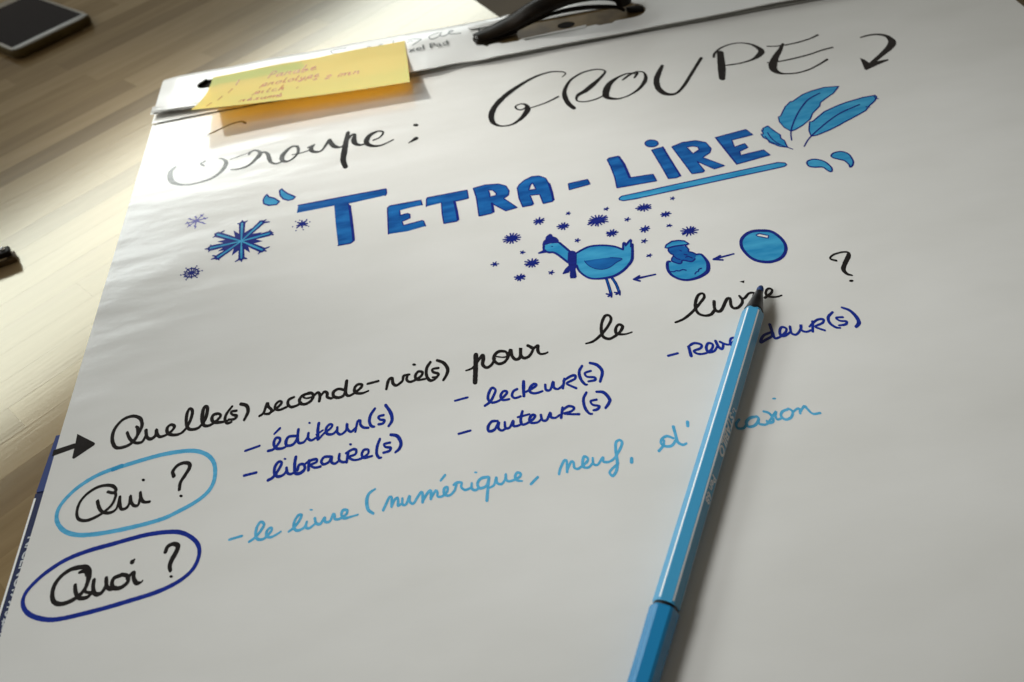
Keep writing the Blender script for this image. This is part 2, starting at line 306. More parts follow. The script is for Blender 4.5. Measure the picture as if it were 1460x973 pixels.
# ------------------------------------------------ ink on the top sheet
INK=[
('title_word',[('black','s',0,[28982,-3870,60,29255,-3577,80,29185,-3294,80,28726,-3044,91,28135,-2964,111,27188,-3210,152,26086,-3883,222,24966,-4815,280,24151,-5826,297,23746,-6769,313,23690,-7633,252,23954,-8191,153,24397,-8428,95,24969,-8383,124,25612,-7857,230,26040,-7210,289,26150,-6800,252,26063,-6407,156,25799,-6223,88,25498,-6299,88,25376,-6475,98,25476,-6798,97,25746,-6928,87,26012,-6752,87]),('black','s',0,[26028,-6973,68,26625,-6840,77,27432,-6617,87,28298,-6191,116]),('black','s',0,[29026,-7897,227,28806,-7283,267,28722,-6526,270,28784,-5807,233,29066,-5060,177,29539,-4367,138,30282,-3858,119,30913,-3697,99,31501,-3756,99,31840,-4041,98,31828,-4332,137,31354,-4936,175,30733,-5570,271,30138,-6107,270,29584,-6465,192,29394,-6856,134,29447,-7184,95,29881,-7410,85,30561,-7362,85,31139,-7113,95]),('black','s',0,[33746,-5237,77,33315,-4980,97,32578,-5193,135,31859,-5790,288,31446,-6578,362,31299,-7261,302,31555,-7624,188,32085,-7812,103,32797,-7613,93,33486,-7128,150,34049,-6399,208,34292,-5727,172,34253,-5172,96,33819,-4933,77]),('black','s',0,[32769,-5646,96,33252,-5248,135,33698,-5025,116,33858,-5181,135,33550,-5646,115]),('black','s',0,[35649,-4830,173,35185,-5672,266,34828,-6495,301,34697,-7380,316,34850,-8075,276,35225,-8445,183,35713,-8385,137,36397,-7626,166,37216,-6423,168,38325,-4786,171]),('black','s',0,[39697,-4565,341,39453,-5511,375,39128,-6750,387,38850,-7705,310]),('black','s',0,[39133,-4953,132,39358,-4475,133,39909,-3974,105,40688,-3718,86,41357,-3812,86,41915,-4236,132,42200,-4858,243,42251,-5342,315,41941,-5763,277,41375,-6140,138,40542,-6314,92,39967,-6293,92,39496,-6251,83]),('black','s',0,[42814,-4851,84,43317,-5045,83,44078,-5117,92,44878,-5080,92,45734,-4901,92,46347,-4644,120]),('black','s',0,[42145,-6859,82,42823,-6979,90,43792,-6957,99,44898,-6831,99,45853,-6605,99,46618,-6503,99]),('black','s',0,[43845,-4944,148,43405,-5625,221,42837,-6400,328,42381,-7198,398,42212,-7840,359,42428,-8351,178,42820,-8571,97,43436,-8687,88,44239,-8556,88,45039,-8196,97,45747,-7794,115])]),
('drawn_arrow',[('black','s',0,[48746,-5940,90,49317,-5857,107,49861,-5949,143,50280,-6319,212,50373,-6821,316,50263,-7279,367,49812,-7795,313,49074,-8386,233,48082,-9150,189,47648,-9548,154]),('black','p',1,[[47685,-8279,47870,-8598,47982,-9056,48047,-9231,48509,-9029,49218,-9013,49170,-9184,48426,-9429,47476,-9798,47406,-9679,47558,-8953]])]),
('handwritten_word',[('black','s',0,[2530,-6042,128,2295,-6430,213,2303,-7005,275,2582,-7738,230,3121,-8193,135,3812,-8409,93,4561,-8359,103,5200,-8163,134,5717,-7684,186,5985,-7035,250,5983,-6537,189,5750,-6160,106,5492,-6009,74]),('black','s',0,[4333,-2720,100,4861,-2460,100,5533,-2080,100,6124,-1854,100,6634,-1841,100,6913,-2124,144]),('black','s',0,[4522,-6031,96,4280,-6204,127,4537,-6570,84]),('black','s',0,[6422,-7584,83,6955,-7673,103,7514,-7526,144,7951,-7007,207,8246,-6433,250,8171,-6070,157,7861,-5832,105,7579,-5961,147,7497,-6155,126]),('black','s',0,[6257,-6375,42,6916,-6168,53,7483,-5981,53]),('black','s',0,[8233,-6260,125,8574,-6287,125,8809,-6617,208,8921,-7156,227,9095,-7625,153,9444,-7885,102,9910,-7724,92]),('black','s',0,[10802,-6254,83,10318,-6265,124,9910,-6809,247,9771,-7266,266,9881,-7715,204,10202,-7852,122,10572,-7609,122,10834,-7027,164,10778,-6383,145,10410,-6158,83]),('black','s',0,[10457,-7189,61,11031,-7176,71,11412,-7099,82,11791,-6920,102]),('black','s',0,[11508,-6692,123,11907,-6483,103]),('black','s',0,[11907,-6483,103,11688,-6920,225,11911,-7330,183,12390,-7370,122,12714,-6716,163,12919,-6234,164,13031,-6684,245,13268,-7154,243,13633,-7359,121,13920,-7200,121]),('black','s',0,[14160,-5780,206,14035,-6813,284,13922,-7956,320,13849,-8918,296,14001,-9705,254]),('black','s',0,[13920,-7200,121,14305,-6300,163,14597,-6172,163,14554,-6815,284,14648,-7272,242,14970,-7548,140,15353,-7506,120]),('black','s',0,[15835,-7276,100,16222,-7115,100,16472,-6768,121,16481,-6458,111,16146,-6310,122,15657,-6580,223,15407,-7099,302,15447,-7588,260,15821,-7947,169,16293,-8036,109,16677,-7895,89,17161,-7650,79]),('black','s',0,[18639,-7974,236,18372,-8172,147,18126,-8343,59]),('black','p',0,[[18888,-6469,18859,-6547,18790,-6588,18698,-6580,18610,-6526,18547,-6441,18528,-6346,18557,-6267,18626,-6227,18718,-6234,18807,-6288,18869,-6374]])]),  # G's left curve omitted: its vanishing in the glare is built into the strokes
('drawn_letter',[('blue','p',0,[[11094,-12872,16517,-12887,16538,-13334,16451,-13541,14210,-13676,14353,-15699,14516,-17273,14314,-17448,13596,-17433,13434,-15427,13328,-13608,11037,-13627]]),('navy','l',1,[11094,-12872,66,16517,-12887,65,16538,-13334,64,16442,-13553,64]),('navy','l',1,[14210,-13734,64,14353,-15699,62,14516,-17273,61,14314,-17448,61,13596,-17433,61]),('navy','l',1,[14271,-13938,128,14405,-15714,125,14500,-17203,122])]),
('drawn_letter',[('blue','p',0,[[16547,-14812,16692,-14659,18551,-14660,18607,-15157,17898,-15193,17247,-15275,17269,-15751,17700,-15688,17831,-15823,17830,-16164,17346,-16318,17412,-16740,18500,-16608,18597,-16690,18676,-17167,17619,-17330,16516,-17269,16493,-16441]]),('navy','l',1,[16516,-17269,60,16547,-14812,63,16692,-14659,63,18551,-14660,62,18607,-15157,62]),('navy','l',1,[17247,-15275,62,17269,-15751,62,17700,-15688,62,17831,-15823,62,17830,-16164,61,17345,-16358,61,17412,-16740,61,18500,-16608,61,18597,-16690,61,18676,-17167,60])]),
('drawn_letter',[('blue','p',0,[[18902,-14611,18977,-14534,21348,-14505,21353,-15320,20512,-15387,20558,-16302,20584,-17122,20472,-17248,19735,-17242,19707,-16319,19745,-15293,18835,-15366]]),('navy','l',1,[18835,-15366,62,18902,-14611,62,18977,-14534,62,21348,-14505,62,21353,-15320,61,20512,-15387,61]),('navy','l',1,[19745,-15293,62,19707,-16319,61,19735,-17242,60,20472,-17248,60,20584,-17122,60]),('navy','l',1,[20512,-15387,123,20558,-16302,121,20568,-17117,119])]),
('drawn_letter',[('blue','p',0,[[21729,-14436,22483,-14322,23250,-14475,23645,-14787,23772,-15329,23676,-15725,23366,-15938,24026,-17009,23339,-17114,22649,-16220,22631,-16927,22543,-17104,21781,-17158,21808,-16130,21812,-15292],[22591,-14891,22842,-14969,23011,-15350,22963,-15533,22615,-15567,22618,-15257]]),('navy','o',1,[21729,-14436,62,22483,-14322,62,23250,-14475,61,23645,-14787,61,23772,-15329,61,23676,-15725,60,23366,-15938,60,24026,-17009,59,23339,-17114,59,22649,-16220,60,22631,-16927,59,22543,-17104,59,21781,-17158,59,21808,-16130,60,21812,-15292,61]),('navy','o',1,[22591,-14891,61,22842,-14969,61,23011,-15350,61,22963,-15533,61,22615,-15567,61,22618,-15257,61]),('navy','l',1,[22649,-16220,120,22640,-16998,119])]),
('drawn_letter',[('blue','p',0,[[24280,-15201,24453,-14895,24804,-14569,25273,-14349,25700,-14411,26038,-14738,26152,-15355,26179,-16216,26163,-16907,26040,-17035,25527,-17084,25464,-16164,24903,-16103,24980,-16931,24863,-17032,24341,-17037,24245,-16180],[25225,-14948,25335,-15629,24909,-15611,25036,-15221]]),('navy','o',1,[24280,-15201,61,24453,-14895,61,24804,-14569,61,25273,-14349,61,25700,-14411,61,26038,-14738,61,26152,-15355,60,26179,-16216,59,26163,-16907,59,26040,-17035,58,25527,-17084,59,25464,-16164,59,24903,-16103,60,24980,-16931,59,24863,-17032,59,24341,-17037,59,24245,-16180,60]),('navy','o',1,[25225,-14948,61,25335,-15629,60,24909,-15611,60,25036,-15221,60]),('navy','l',1,[26152,-15355,120,26179,-16216,118,26147,-16902,117])]),
('drawn_letter',[('blue','p',0,[[27244,-15663,28405,-15596,28445,-16082,27197,-16246]]),('navy','o',1,[27244,-15663,59,28405,-15596,59,28445,-16082,59,27197,-16246,59])]),
('drawn_letter',[('blue','p',0,[[29899,-14076,30034,-13938,30607,-13926,30717,-14792,30738,-16189,32122,-16267,32159,-16950,29855,-16904,29957,-15870,29942,-14766]]),('navy','o',1,[29899,-14076,60,30034,-13938,60,30607,-13926,60,30717,-14792,59,30738,-16189,58,32122,-16267,58,32159,-16950,57,29855,-16904,58,29957,-15870,59,29942,-14766,60]),('navy','l',1,[30632,-14010,112,30757,-14805,110,30787,-16161,108]),('blue','p',0,[[33156,-13403,33062,-13559,32892,-13640,32694,-13624,32518,-13516,32412,-13344,32404,-13153,32498,-12996,32668,-12913,32869,-12929,33045,-13039,33151,-13213]]),('navy','c',1,[32410,-13202,60,32557,-12968,61,32869,-12929,61,33130,-13159,60,33145,-13446,60,32920,-13637,60,32661,-13614,60,32454,-13452,60])]),
('drawn_letter',[('blue','p',0,[[32626,-13927,33323,-13848,33419,-15068,33563,-16896,33322,-17005,32848,-16955,32763,-15598]]),('navy','o',1,[32626,-13927,60,33323,-13848,60,33419,-15068,59,33563,-16896,57,33322,-17005,57,32848,-16955,57,32763,-15598,58]),('navy','l',1,[33323,-13848,94,33419,-15068,92,33563,-16896,89])]),
('drawn_letter',[('blue','p',0,[[33839,-13987,34560,-13760,35336,-13815,35841,-14186,35967,-14873,35787,-15239,35253,-15589,36200,-16732,35554,-16857,34834,-15853,34980,-16861,34849,-16962,34233,-16909,34057,-15572],[34658,-14288,35021,-14301,35280,-14463,35278,-14768,34826,-15045]]),('navy','o',1,[33839,-13987,59,34560,-13760,59,35336,-13815,59,35841,-14186,59,35967,-14873,58,35787,-15239,58,35253,-15589,58,36200,-16732,56,35554,-16857,56,34834,-15853,57,34980,-16861,57,34849,-16962,57,34233,-16909,57,34057,-15572,58]),('navy','o',1,[34658,-14288,59,35021,-14301,59,35280,-14463,59,35278,-14768,58,34826,-15045,58])]),
('drawn_letter',[('blue','p',0,[[36533,-13886,38457,-13647,38655,-14315,37346,-14423,37265,-15164,37939,-15006,37983,-15447,37421,-15669,37356,-16051,38737,-15951,38926,-16533,36882,-16807,36704,-15358]]),('navy','o',1,[36533,-13886,59,38457,-13647,59,38655,-14315,58,37346,-14423,58,37265,-15164,58,37939,-15006,57,37983,-15447,57,37421,-15669,57,37356,-16051,57,38737,-15951,56,38926,-16533,56,36882,-16807,56,36704,-15358,57]),('navy','l',1,[36533,-13886,84,36704,-15358,82,36882,-16807,80])]),
('drawn_underline',[('sky','p',0,[[29744,-17916,29925,-17739,30498,-17716,34606,-17524,39096,-17349,39447,-17504,39481,-17703,39296,-17811,38922,-17836,34456,-18034,30584,-18207,29947,-18176,29754,-18051]]),('navy','o',1,[29744,-17916,55,29925,-17739,55,30498,-17716,55,34606,-17524,55,39096,-17349,54,39447,-17504,54,39481,-17703,53,39296,-17811,53,38922,-17836,53,34456,-18034,54,30584,-18207,55,29947,-18176,55,29754,-18051,55])]),
('drawn_feather',[('sky','p',0,[[39287,-13976,39380,-14087,39414,-13861,39774,-13711,39928,-14272,40128,-14810,40043,-15168,40161,-15438,40103,-15951,40116,-16150,39698,-15892,39295,-15333,39299,-15074,39138,-14789,39118,-14392,39259,-14440]]),('navy','o',1,[39287,-13976,66,39380,-14087,66,39414,-13861,66,39774,-13711,67,39928,-14272,66,40128,-14810,65,40043,-15168,65,40161,-15438,65,40103,-15951,64,40116,-16150,64,39698,-15892,64,39295,-15333,65,39299,-15074,65,39138,-14789,66,39118,-14392,66,39259,-14440,66]),('navy','s',2,[39526,-14373,58,39555,-15083,57,39770,-15689,56,40055,-16085,56,40300,-16390,56]),('navy','s',2,[39264,-14676,49,39367,-15250,49,39746,-15757,48])]),
('drawn_feather',[('sky','p',0,[[40835,-14658,40613,-14188,40545,-13525,40671,-12998,40816,-12966,41416,-12095,41956,-11605,41957,-11725,42853,-11148,43481,-10937,44353,-10811,45216,-10982,44626,-11609,43842,-12103,43528,-12331,43344,-12687,42669,-13280,42331,-13815,41662,-14307,41118,-14596]]),('navy','o',1,[40835,-14658,57,40613,-14188,58,40545,-13525,58,40671,-12998,59,40816,-12966,59,41416,-12095,59,41956,-11605,59,41957,-11725,59,42853,-11148,60,43481,-10937,60,44353,-10811,60,45216,-10982,59,44626,-11609,59,43842,-12103,59,43528,-12331,58,43344,-12687,58,42669,-13280,58,42331,-13815,57,41662,-14307,57,41118,-14596,57]),('navy','s',2,[40554,-15539,64,40809,-14727,65,41328,-13793,66,42073,-12743,67,42971,-11794,68,43872,-11339,68])]),
('drawn_feather',[('sky','p',0,[[41727,-15502,41823,-14913,42183,-14086,42349,-14111,43349,-13352,44192,-13018,44898,-12815,46046,-12631,46799,-12644,46780,-12892,46505,-13215,45967,-13641,45642,-13987,44974,-14323,43959,-14774,43684,-14917,42853,-15262,42073,-15495]]),('navy','o',1,[41727,-15502,64,41823,-14913,65,42183,-14086,65,42349,-14111,65,43349,-13352,66,44192,-13018,66,44898,-12815,66,46046,-12631,66,46799,-12644,66,46780,-12892,65,46505,-13215,65,45967,-13641,65,45642,-13987,65,44974,-14323,64,43959,-14774,64,43684,-14917,64,42853,-15262,64,42073,-15495,64]),('navy','s',2,[41004,-16323,64,41381,-15845,64,41791,-15446,64,42478,-14900,65,43451,-14201,65,44355,-13703,65,45542,-13293,65]),('navy','s',2,[46690,-12690,57,46671,-12938,57,46793,-13065,57]),('navy','s',2,[45795,-13630,57,45968,-13740,57])]),
('drawn_quote_mark',[('sky','q',0,[[40570,-17865,40764,-17684,41136,-17689,41504,-18024,41658,-18570,41613,-18907,41474,-19029,41352,-18823,41232,-18504,40792,-18363,40569,-18193]]),('navy','c',1,[40570,-17865,70,40764,-17684,70,41136,-17689,70,41504,-18024,70,41658,-18570,69,41613,-18907,69,41474,-19029,68,41352,-18823,69,41232,-18504,69,40792,-18363,69,40569,-18193,70])]),
('drawn_quote_mark',[('sky','q',0,[[42060,-17628,42326,-17424,42737,-17442,43009,-17793,42990,-18433,42819,-18803,42612,-18947,42642,-18675,42554,-18292,42313,-18071,42086,-17854]]),('navy','c',1,[42060,-17628,70,42326,-17424,70,42737,-17442,70,43009,-17793,69,42990,-18433,69,42819,-18803,68,42612,-18947,68,42642,-18675,68,42554,-18292,69,42313,-18071,69,42086,-17854,70])]),
('drawn_quote_mark',[('sky','p',0,[[9043,-11093,9173,-11403,9552,-11668,9893,-12097,9729,-12369,9231,-12291,8898,-12014,8844,-11629,8897,-11348]]),('navy','o',1,[9043,-11093,78,9173,-11403,78,9552,-11668,77,9893,-12097,77,9729,-12369,76,9231,-12291,77,8898,-12014,77,8844,-11629,77,8897,-11348,78])]),
('drawn_quote_mark',[('sky','p',0,[[9957,-10802,10080,-11037,10354,-11423,10875,-11927,10750,-12139,10436,-12161,10107,-11898,9905,-11509,9829,-10959]]),('navy','o',1,[9957,-10802,78,10080,-11037,78,10354,-11423,77,10875,-11927,76,10750,-12139,76,10436,-12161,76,10107,-11898,77,9905,-11509,77,9829,-10959,78])]),
('drawn_snowflake',[('navy','p',0,[[7804,-15336,7683,-14674,7218,-14149,7403,-14940]]),('navy','p',0,[[7804,-15336,8208,-15081,8334,-14251,7872,-14621]]),('navy','p',0,[[7804,-15336,8452,-15409,9030,-14839,8255,-14815]]),('navy','p',0,[[7804,-15336,8417,-15802,9109,-15715,8369,-15210]]),('navy','p',0,[[7804,-15336,7946,-16026,8420,-16564,8221,-15762]]),('navy','p',0,[[7804,-15336,7418,-15671,7338,-16532,7765,-16087]]),('navy','p',0,[[7804,-15336,7086,-15288,6442,-15881,7290,-15875]]),('navy','p',0,[[7804,-15336,7102,-14856,6310,-14936,7166,-15456]]),('navy','s',1,[7804,-15336,184,7752,-14495,261,7698,-13633,311]),('navy','s',1,[7804,-15336,184,8340,-14633,260,8886,-13916,309]),('navy','s',1,[7804,-15336,184,8624,-15223,257,9447,-15110,303]),('navy','s',1,[7804,-15336,184,8464,-15925,255,9114,-16504,297]),('navy','s',1,[7804,-15336,184,7872,-16115,254,7939,-16877,296]),('navy','s',1,[7804,-15336,184,7157,-15877,256,6520,-16409,300]),('navy','s',1,[7804,-15336,184,6895,-15389,258,5986,-15442,305]),('navy','s',1,[7804,-15336,184,7042,-14803,260,6268,-14261,310]),('sky','s',3,[7804,-15336,55,7752,-14495,93,7698,-13633,94]),('sky','s',3,[7804,-15336,55,8340,-14633,93,8886,-13916,94]),('sky','s',3,[7804,-15336,55,8624,-15223,92,9447,-15110,92]),('sky','s',3,[7804,-15336,55,8464,-15925,91,9114,-16504,90]),('sky','s',3,[7804,-15336,55,7872,-16115,91,7939,-16877,90]),('sky','s',3,[7804,-15336,55,7157,-15877,91,6520,-16409,91]),('sky','s',3,[7804,-15336,55,6895,-15389,92,5986,-15442,92]),('sky','s',3,[7804,-15336,55,7042,-14803,93,6268,-14261,94]),('navy','s',2,[7698,-13633,142,7421,-13566,61]),('navy','s',2,[7698,-13633,142,7672,-13326,62]),('navy','s',2,[7698,-13633,142,8006,-13473,61]),('navy','s',2,[8886,-13916,140,8773,-13710,61]),('navy','s',2,[8886,-13916,140,9157,-13699,61]),('navy','s',2,[8886,-13916,140,9383,-13985,61]),('navy','s',2,[9447,-15110,138,9485,-14802,60]),('navy','s',2,[9447,-15110,138,9679,-15118,60]),('navy','s',2,[9447,-15110,138,9711,-15324,59]),('navy','s',2,[9114,-16504,135,9532,-16369,58]),('navy','s',2,[9114,-16504,135,9374,-16701,58]),('navy','s',2,[9114,-16504,135,8923,-16811,58]),('navy','s',2,[7939,-16877,135,7608,-17118,58]),('navy','s',2,[7939,-16877,135,7968,-17206,58]),('navy','s',2,[7939,-16877,135,8260,-17039,58]),('navy','s',2,[6520,-16409,136,6185,-16169,59]),('navy','s',2,[6520,-16409,136,6150,-16498,59]),('navy','s',2,[6520,-16409,136,6606,-16685,59]),('navy','s',2,[5986,-15442,139,5953,-15150,60]),('navy','s',2,[5986,-15442,139,5658,-15436,60]),('navy','s',2,[5986,-15442,139,5901,-15748,60]),('navy','s',2,[6268,-14261,141,6633,-14007,61]),('navy','s',2,[6268,-14261,141,6082,-14130,61]),('navy','s',2,[6268,-14261,141,6021,-14463,61])]),
('drawn_snowflake',[('navy_glare','s',0,[4732,-12468,97,4702,-12227,58,4671,-11984,49]),('navy_glare','s',1,[4622,-12022,78,4739,-12164,68]),('navy_glare','s',0,[4732,-12468,97,4933,-12188,58,5135,-11907,49]),('navy_glare','s',1,[4969,-11963,78,5086,-12107,68]),('navy_glare','s',0,[4732,-12468,97,5085,-12424,58,5438,-12379,48]),('navy_glare','s',1,[5198,-12318,78,5313,-12460,68]),('navy_glare','s',0,[4732,-12468,97,5052,-12706,58,5370,-12941,48]),('navy_glare','s',1,[5148,-12741,77,5262,-12881,67]),('navy_glare','s',0,[4732,-12468,97,4746,-12844,58,4759,-13217,48]),('navy_glare','s',1,[4689,-12949,77,4804,-13088,67]),('navy_glare','s',0,[4732,-12468,97,4493,-12699,58,4256,-12928,48]),('navy_glare','s',1,[4310,-12731,77,4426,-12871,68]),('navy_glare','s',0,[4732,-12468,97,4402,-12512,58,4072,-12556,49]),('navy_glare','s',1,[4172,-12451,78,4289,-12592,68]),('navy_glare','s',0,[4732,-12468,97,4473,-12284,58,4213,-12099,49]),('navy_glare','s',1,[4279,-12108,78,4396,-12250,68])]),
('drawn_snowflake',[('navy','s',0,[5089,-17389,45,5572,-17372,63]),('navy','p',0,[[5757,-17382,5754,-17412,5738,-17430,5713,-17432,5686,-17416,5664,-17387,5653,-17352,5656,-17322,5673,-17304,5697,-17302,5725,-17318,5746,-17347]]),('navy','s',1,[5089,-17389,45,5536,-17606,63]),('navy','s',2,[5089,-17389,45,5381,-17781,63]),('navy','p',0,[[5512,-17903,5510,-17933,5494,-17951,5469,-17953,5442,-17937,5420,-17908,5409,-17875,5412,-17845,5428,-17827,5453,-17825,5480,-17841,5502,-17869]]),('navy','s',0,[5089,-17389,45,5149,-17851,63]),('navy','s',1,[5089,-17389,45,4901,-17798,63]),('navy','p',0,[[4901,-17925,4898,-17955,4882,-17973,4858,-17974,4831,-17958,4809,-17930,4797,-17896,4800,-17866,4816,-17848,4841,-17847,4868,-17862,4890,-17891]]),('navy','s',2,[5089,-17389,45,4702,-17635,63]),('navy','s',0,[5089,-17389,45,4606,-17406,63]),('navy','p',0,[[4525,-17425,4523,-17455,4507,-17474,4482,-17475,4455,-17459,4432,-17430,4421,-17396,4423,-17366,4439,-17347,4464,-17346,4491,-17362,4514,-17391]]),('navy','s',1,[5089,-17389,45,4639,-17170,63]),('navy','s',2,[5089,-17389,45,4794,-16992,63]),('navy','p',0,[[4764,-16896,4761,-16927,4745,-16945,4720,-16947,4693,-16931,4671,-16901,4659,-16867,4662,-16836,4678,-16817,4703,-16816,4730,-16832,4753,-16861]]),('navy','s',0,[5089,-17389,45,5028,-16921,64]),('navy','s',1,[5089,-17389,45,5279,-16975,63]),('navy','p',0,[[5385,-16874,5382,-16905,5366,-16923,5340,-16925,5313,-16909,5291,-16879,5280,-16844,5283,-16814,5299,-16795,5324,-16794,5351,-16810,5374,-16839]]),('navy','s',2,[5089,-17389,45,5478,-17141,63]),('navy','c',4,[4715,-17409,63,4837,-17068,63,5126,-17023,63,5455,-17304,63,5452,-17614,63,5177,-17748,63,4831,-17652,63])]),
('drawn_snowflake',[('navy','s',0,[11395,-14788,119,11126,-14570,69]),('navy','s',0,[11395,-14788,119,11383,-14474,69]),('navy','s',0,[11395,-14788,119,11669,-14559,69]),('navy','s',0,[11395,-14788,119,11744,-14857,68]),('navy','s',0,[11395,-14788,119,11708,-15052,68]),('navy','s',0,[11395,-14788,119,11431,-15174,68]),('navy','s',0,[11395,-14788,119,11104,-15078,68]),('navy','s',0,[11395,-14788,119,11095,-14870,69]),('navy','p',0,[[11060,-14461,11055,-14490,11038,-14508,11014,-14509,10990,-14494,10971,-14465,10963,-14432,10968,-14402,10985,-14384,11009,-14383,11034,-14399,11052,-14427]]),('navy','p',0,[[11298,-14414,11293,-14443,11276,-14461,11252,-14462,11228,-14447,11209,-14418,11201,-14385,11206,-14355,11223,-14337,11247,-14336,11272,-14352,11290,-14380]]),('navy','p',0,[[11727,-14472,11722,-14502,11705,-14520,11681,-14521,11657,-14505,11638,-14477,11631,-14443,11636,-14414,11653,-14396,11677,-14395,11701,-14410,11720,-14439]]),('navy','p',0,[[11919,-14758,11914,-14787,11897,-14805,11873,-14806,11848,-14790,11830,-14762,11823,-14729,11828,-14699,11845,-14682,11869,-14681,11893,-14696,11912,-14724]]),('navy','p',0,[[11867,-15167,11861,-15196,11845,-15213,11821,-15215,11797,-15199,11778,-15171,11771,-15139,11776,-15109,11793,-15092,11817,-15091,11841,-15106,11859,-15134]]),('navy','p',0,[[11551,-15379,11545,-15408,11529,-15425,11505,-15427,11481,-15411,11463,-15384,11455,-15351,11460,-15322,11477,-15305,11501,-15303,11525,-15319,11543,-15346]]),('navy','p',0,[[11110,-15337,11105,-15366,11088,-15384,11065,-15385,11041,-15370,11022,-15342,11014,-15309,11019,-15280,11036,-15263,11060,-15262,11084,-15277,11102,-15305]]),('navy','p',0,[[10893,-14913,10888,-14942,10871,-14960,10848,-14961,10823,-14946,10805,-14918,10797,-14885,10802,-14855,10818,-14838,10842,-14837,10867,-14852,10885,-14880]])]),
('drawn_snowflake',[('navy','s',0,[25041,-18582,86,25325,-18588,70]),('navy','s',1,[25041,-18582,86,25236,-18771,69]),('navy','s',2,[25041,-18582,86,25075,-18868,69]),('navy','s',0,[25041,-18582,86,24813,-18819,69]),('navy','s',1,[25041,-18582,86,24750,-18640,70]),('navy','s',2,[25041,-18582,86,24780,-18460,70]),('navy','s',0,[25041,-18582,86,24918,-18343,70]),('navy','s',1,[25041,-18582,86,25130,-18264,70]),('navy','s',2,[25041,-18582,86,25335,-18424,70]),('navy','p',3,[[25213,-18633,25164,-18724,25068,-18761,24961,-18729,24885,-18641,24868,-18530,24917,-18439,25013,-18402,25120,-18434,25196,-18523]])]),
('drawn_snowflake',[('navy','s',0,[26748,-18369,73,26861,-18392,57]),('navy','s',1,[26748,-18369,73,26773,-18499,57]),('navy','s',2,[26748,-18369,73,26622,-18430,57]),('navy','s',0,[26748,-18369,73,26683,-18279,57]),('navy','s',1,[26748,-18369,73,26816,-18246,57]),('navy','p',3,[[26817,-18390,26796,-18431,26756,-18448,26714,-18435,26685,-18397,26680,-18349,26701,-18308,26740,-18290,26783,-18303,26812,-18341]])]),
('drawn_snowflake',[('navy','s',0,[26283,-19404,84,26581,-19428,68]),('navy','s',1,[26283,-19404,84,26492,-19575,68]),('navy','s',2,[26283,-19404,84,26307,-19714,68]),('navy','s',0,[26283,-19404,84,26139,-19658,68]),('navy','s',1,[26283,-19404,84,25980,-19531,68]),('navy','s',2,[26283,-19404,84,25946,-19345,69]),('navy','s',0,[26283,-19404,84,26059,-19213,69]),('navy','s',1,[26283,-19404,84,26240,-19122,69]),('navy','s',2,[26283,-19404,84,26407,-19140,69]),('navy','s',0,[26283,-19404,84,26552,-19280,68]),('navy','p',3,[[26461,-19457,26409,-19545,26309,-19579,26200,-19547,26121,-19460,26105,-19351,26156,-19262,26256,-19228,26367,-19261,26445,-19348]])]),
('drawn_snowflake',[('navy','s',0,[23351,-19636,85,23837,-19656,69]),('navy','s',1,[23351,-19636,85,23759,-19855,69]),('navy','s',2,[23351,-19636,85,23591,-19988,68]),('navy','s',0,[23351,-19636,85,23365,-20043,68]),('navy','s',1,[23351,-19636,85,23204,-20027,69]),('navy','s',2,[23351,-19636,85,23023,-19932,69]),('navy','s',0,[23351,-19636,85,22883,-19798,69]),('navy','s',1,[23351,-19636,85,22873,-19602,69]),('navy','s',2,[23351,-19636,85,22998,-19414,69]),('navy','s',0,[23351,-19636,85,23094,-19304,69]),('navy','s',1,[23351,-19636,85,23321,-19185,69]),('navy','s',2,[23351,-19636,85,23494,-19227,69]),('navy','s',0,[23351,-19636,85,23676,-19310,69]),('navy','s',1,[23351,-19636,85,23810,-19456,69]),('navy','p',3,[[23616,-19714,23545,-19847,23400,-19900,23237,-19852,23117,-19722,23085,-19559,23156,-19425,23302,-19371,23466,-19419,23587,-19550]])]),
('drawn_snowflake',[('navy','s',0,[23752,-20950,71,23894,-20983,55]),('navy','s',1,[23752,-20950,71,23767,-21071,55]),('navy','s',2,[23752,-20950,71,23652,-21019,55]),('navy','s',0,[23752,-20950,71,23666,-20855,56]),('navy','s',1,[23752,-20950,71,23809,-20838,56]),('navy','p',3,[[23827,-20971,23807,-21005,23766,-21017,23720,-21004,23685,-20970,23676,-20928,23696,-20895,23737,-20882,23784,-20895,23818,-20930]])]),
('drawn_snowflake',[('navy','s',0,[22178,-21486,71,22382,-21514,55]),('navy','s',1,[22178,-21486,71,22259,-21645,55]),('navy','s',2,[22178,-21486,71,22073,-21637,55]),('navy','s',0,[22178,-21486,71,21967,-21471,55]),('navy','s',1,[22178,-21486,71,22102,-21332,56]),('navy','s',2,[22178,-21486,71,22266,-21321,55]),('navy','p',3,[[22287,-21516,22258,-21577,22199,-21603,22131,-21584,22082,-21527,22069,-21455,22098,-21394,22158,-21368,22225,-21387,22274,-21444]])]),
('drawn_snowflake',[('navy','s',0,[24130,-21953,82,24498,-21999,66]),('navy','s',1,[24130,-21953,82,24415,-22123,66]),('navy','s',2,[24130,-21953,82,24246,-22270,66]),('navy','s',0,[24130,-21953,82,24099,-22264,66]),('navy','s',1,[24130,-21953,82,23931,-22227,66]),('navy','s',2,[24130,-21953,82,23797,-22081,66]),('navy','s',0,[24130,-21953,82,23747,-21944,66]),('navy','s',1,[24130,-21953,82,23785,-21736,67]),('navy','s',2,[24130,-21953,82,23963,-21644,67]),('navy','s',0,[24130,-21953,82,24198,-21617,67]),('navy','s',1,[24130,-21953,82,24389,-21689,66]),('navy','s',2,[24130,-21953,82,24475,-21800,66]),('navy','p',3,[[24344,-22014,24285,-22118,24167,-22160,24035,-22123,23939,-22021,23916,-21893,23974,-21787,24093,-21745,24226,-21782,24322,-21885]])]),
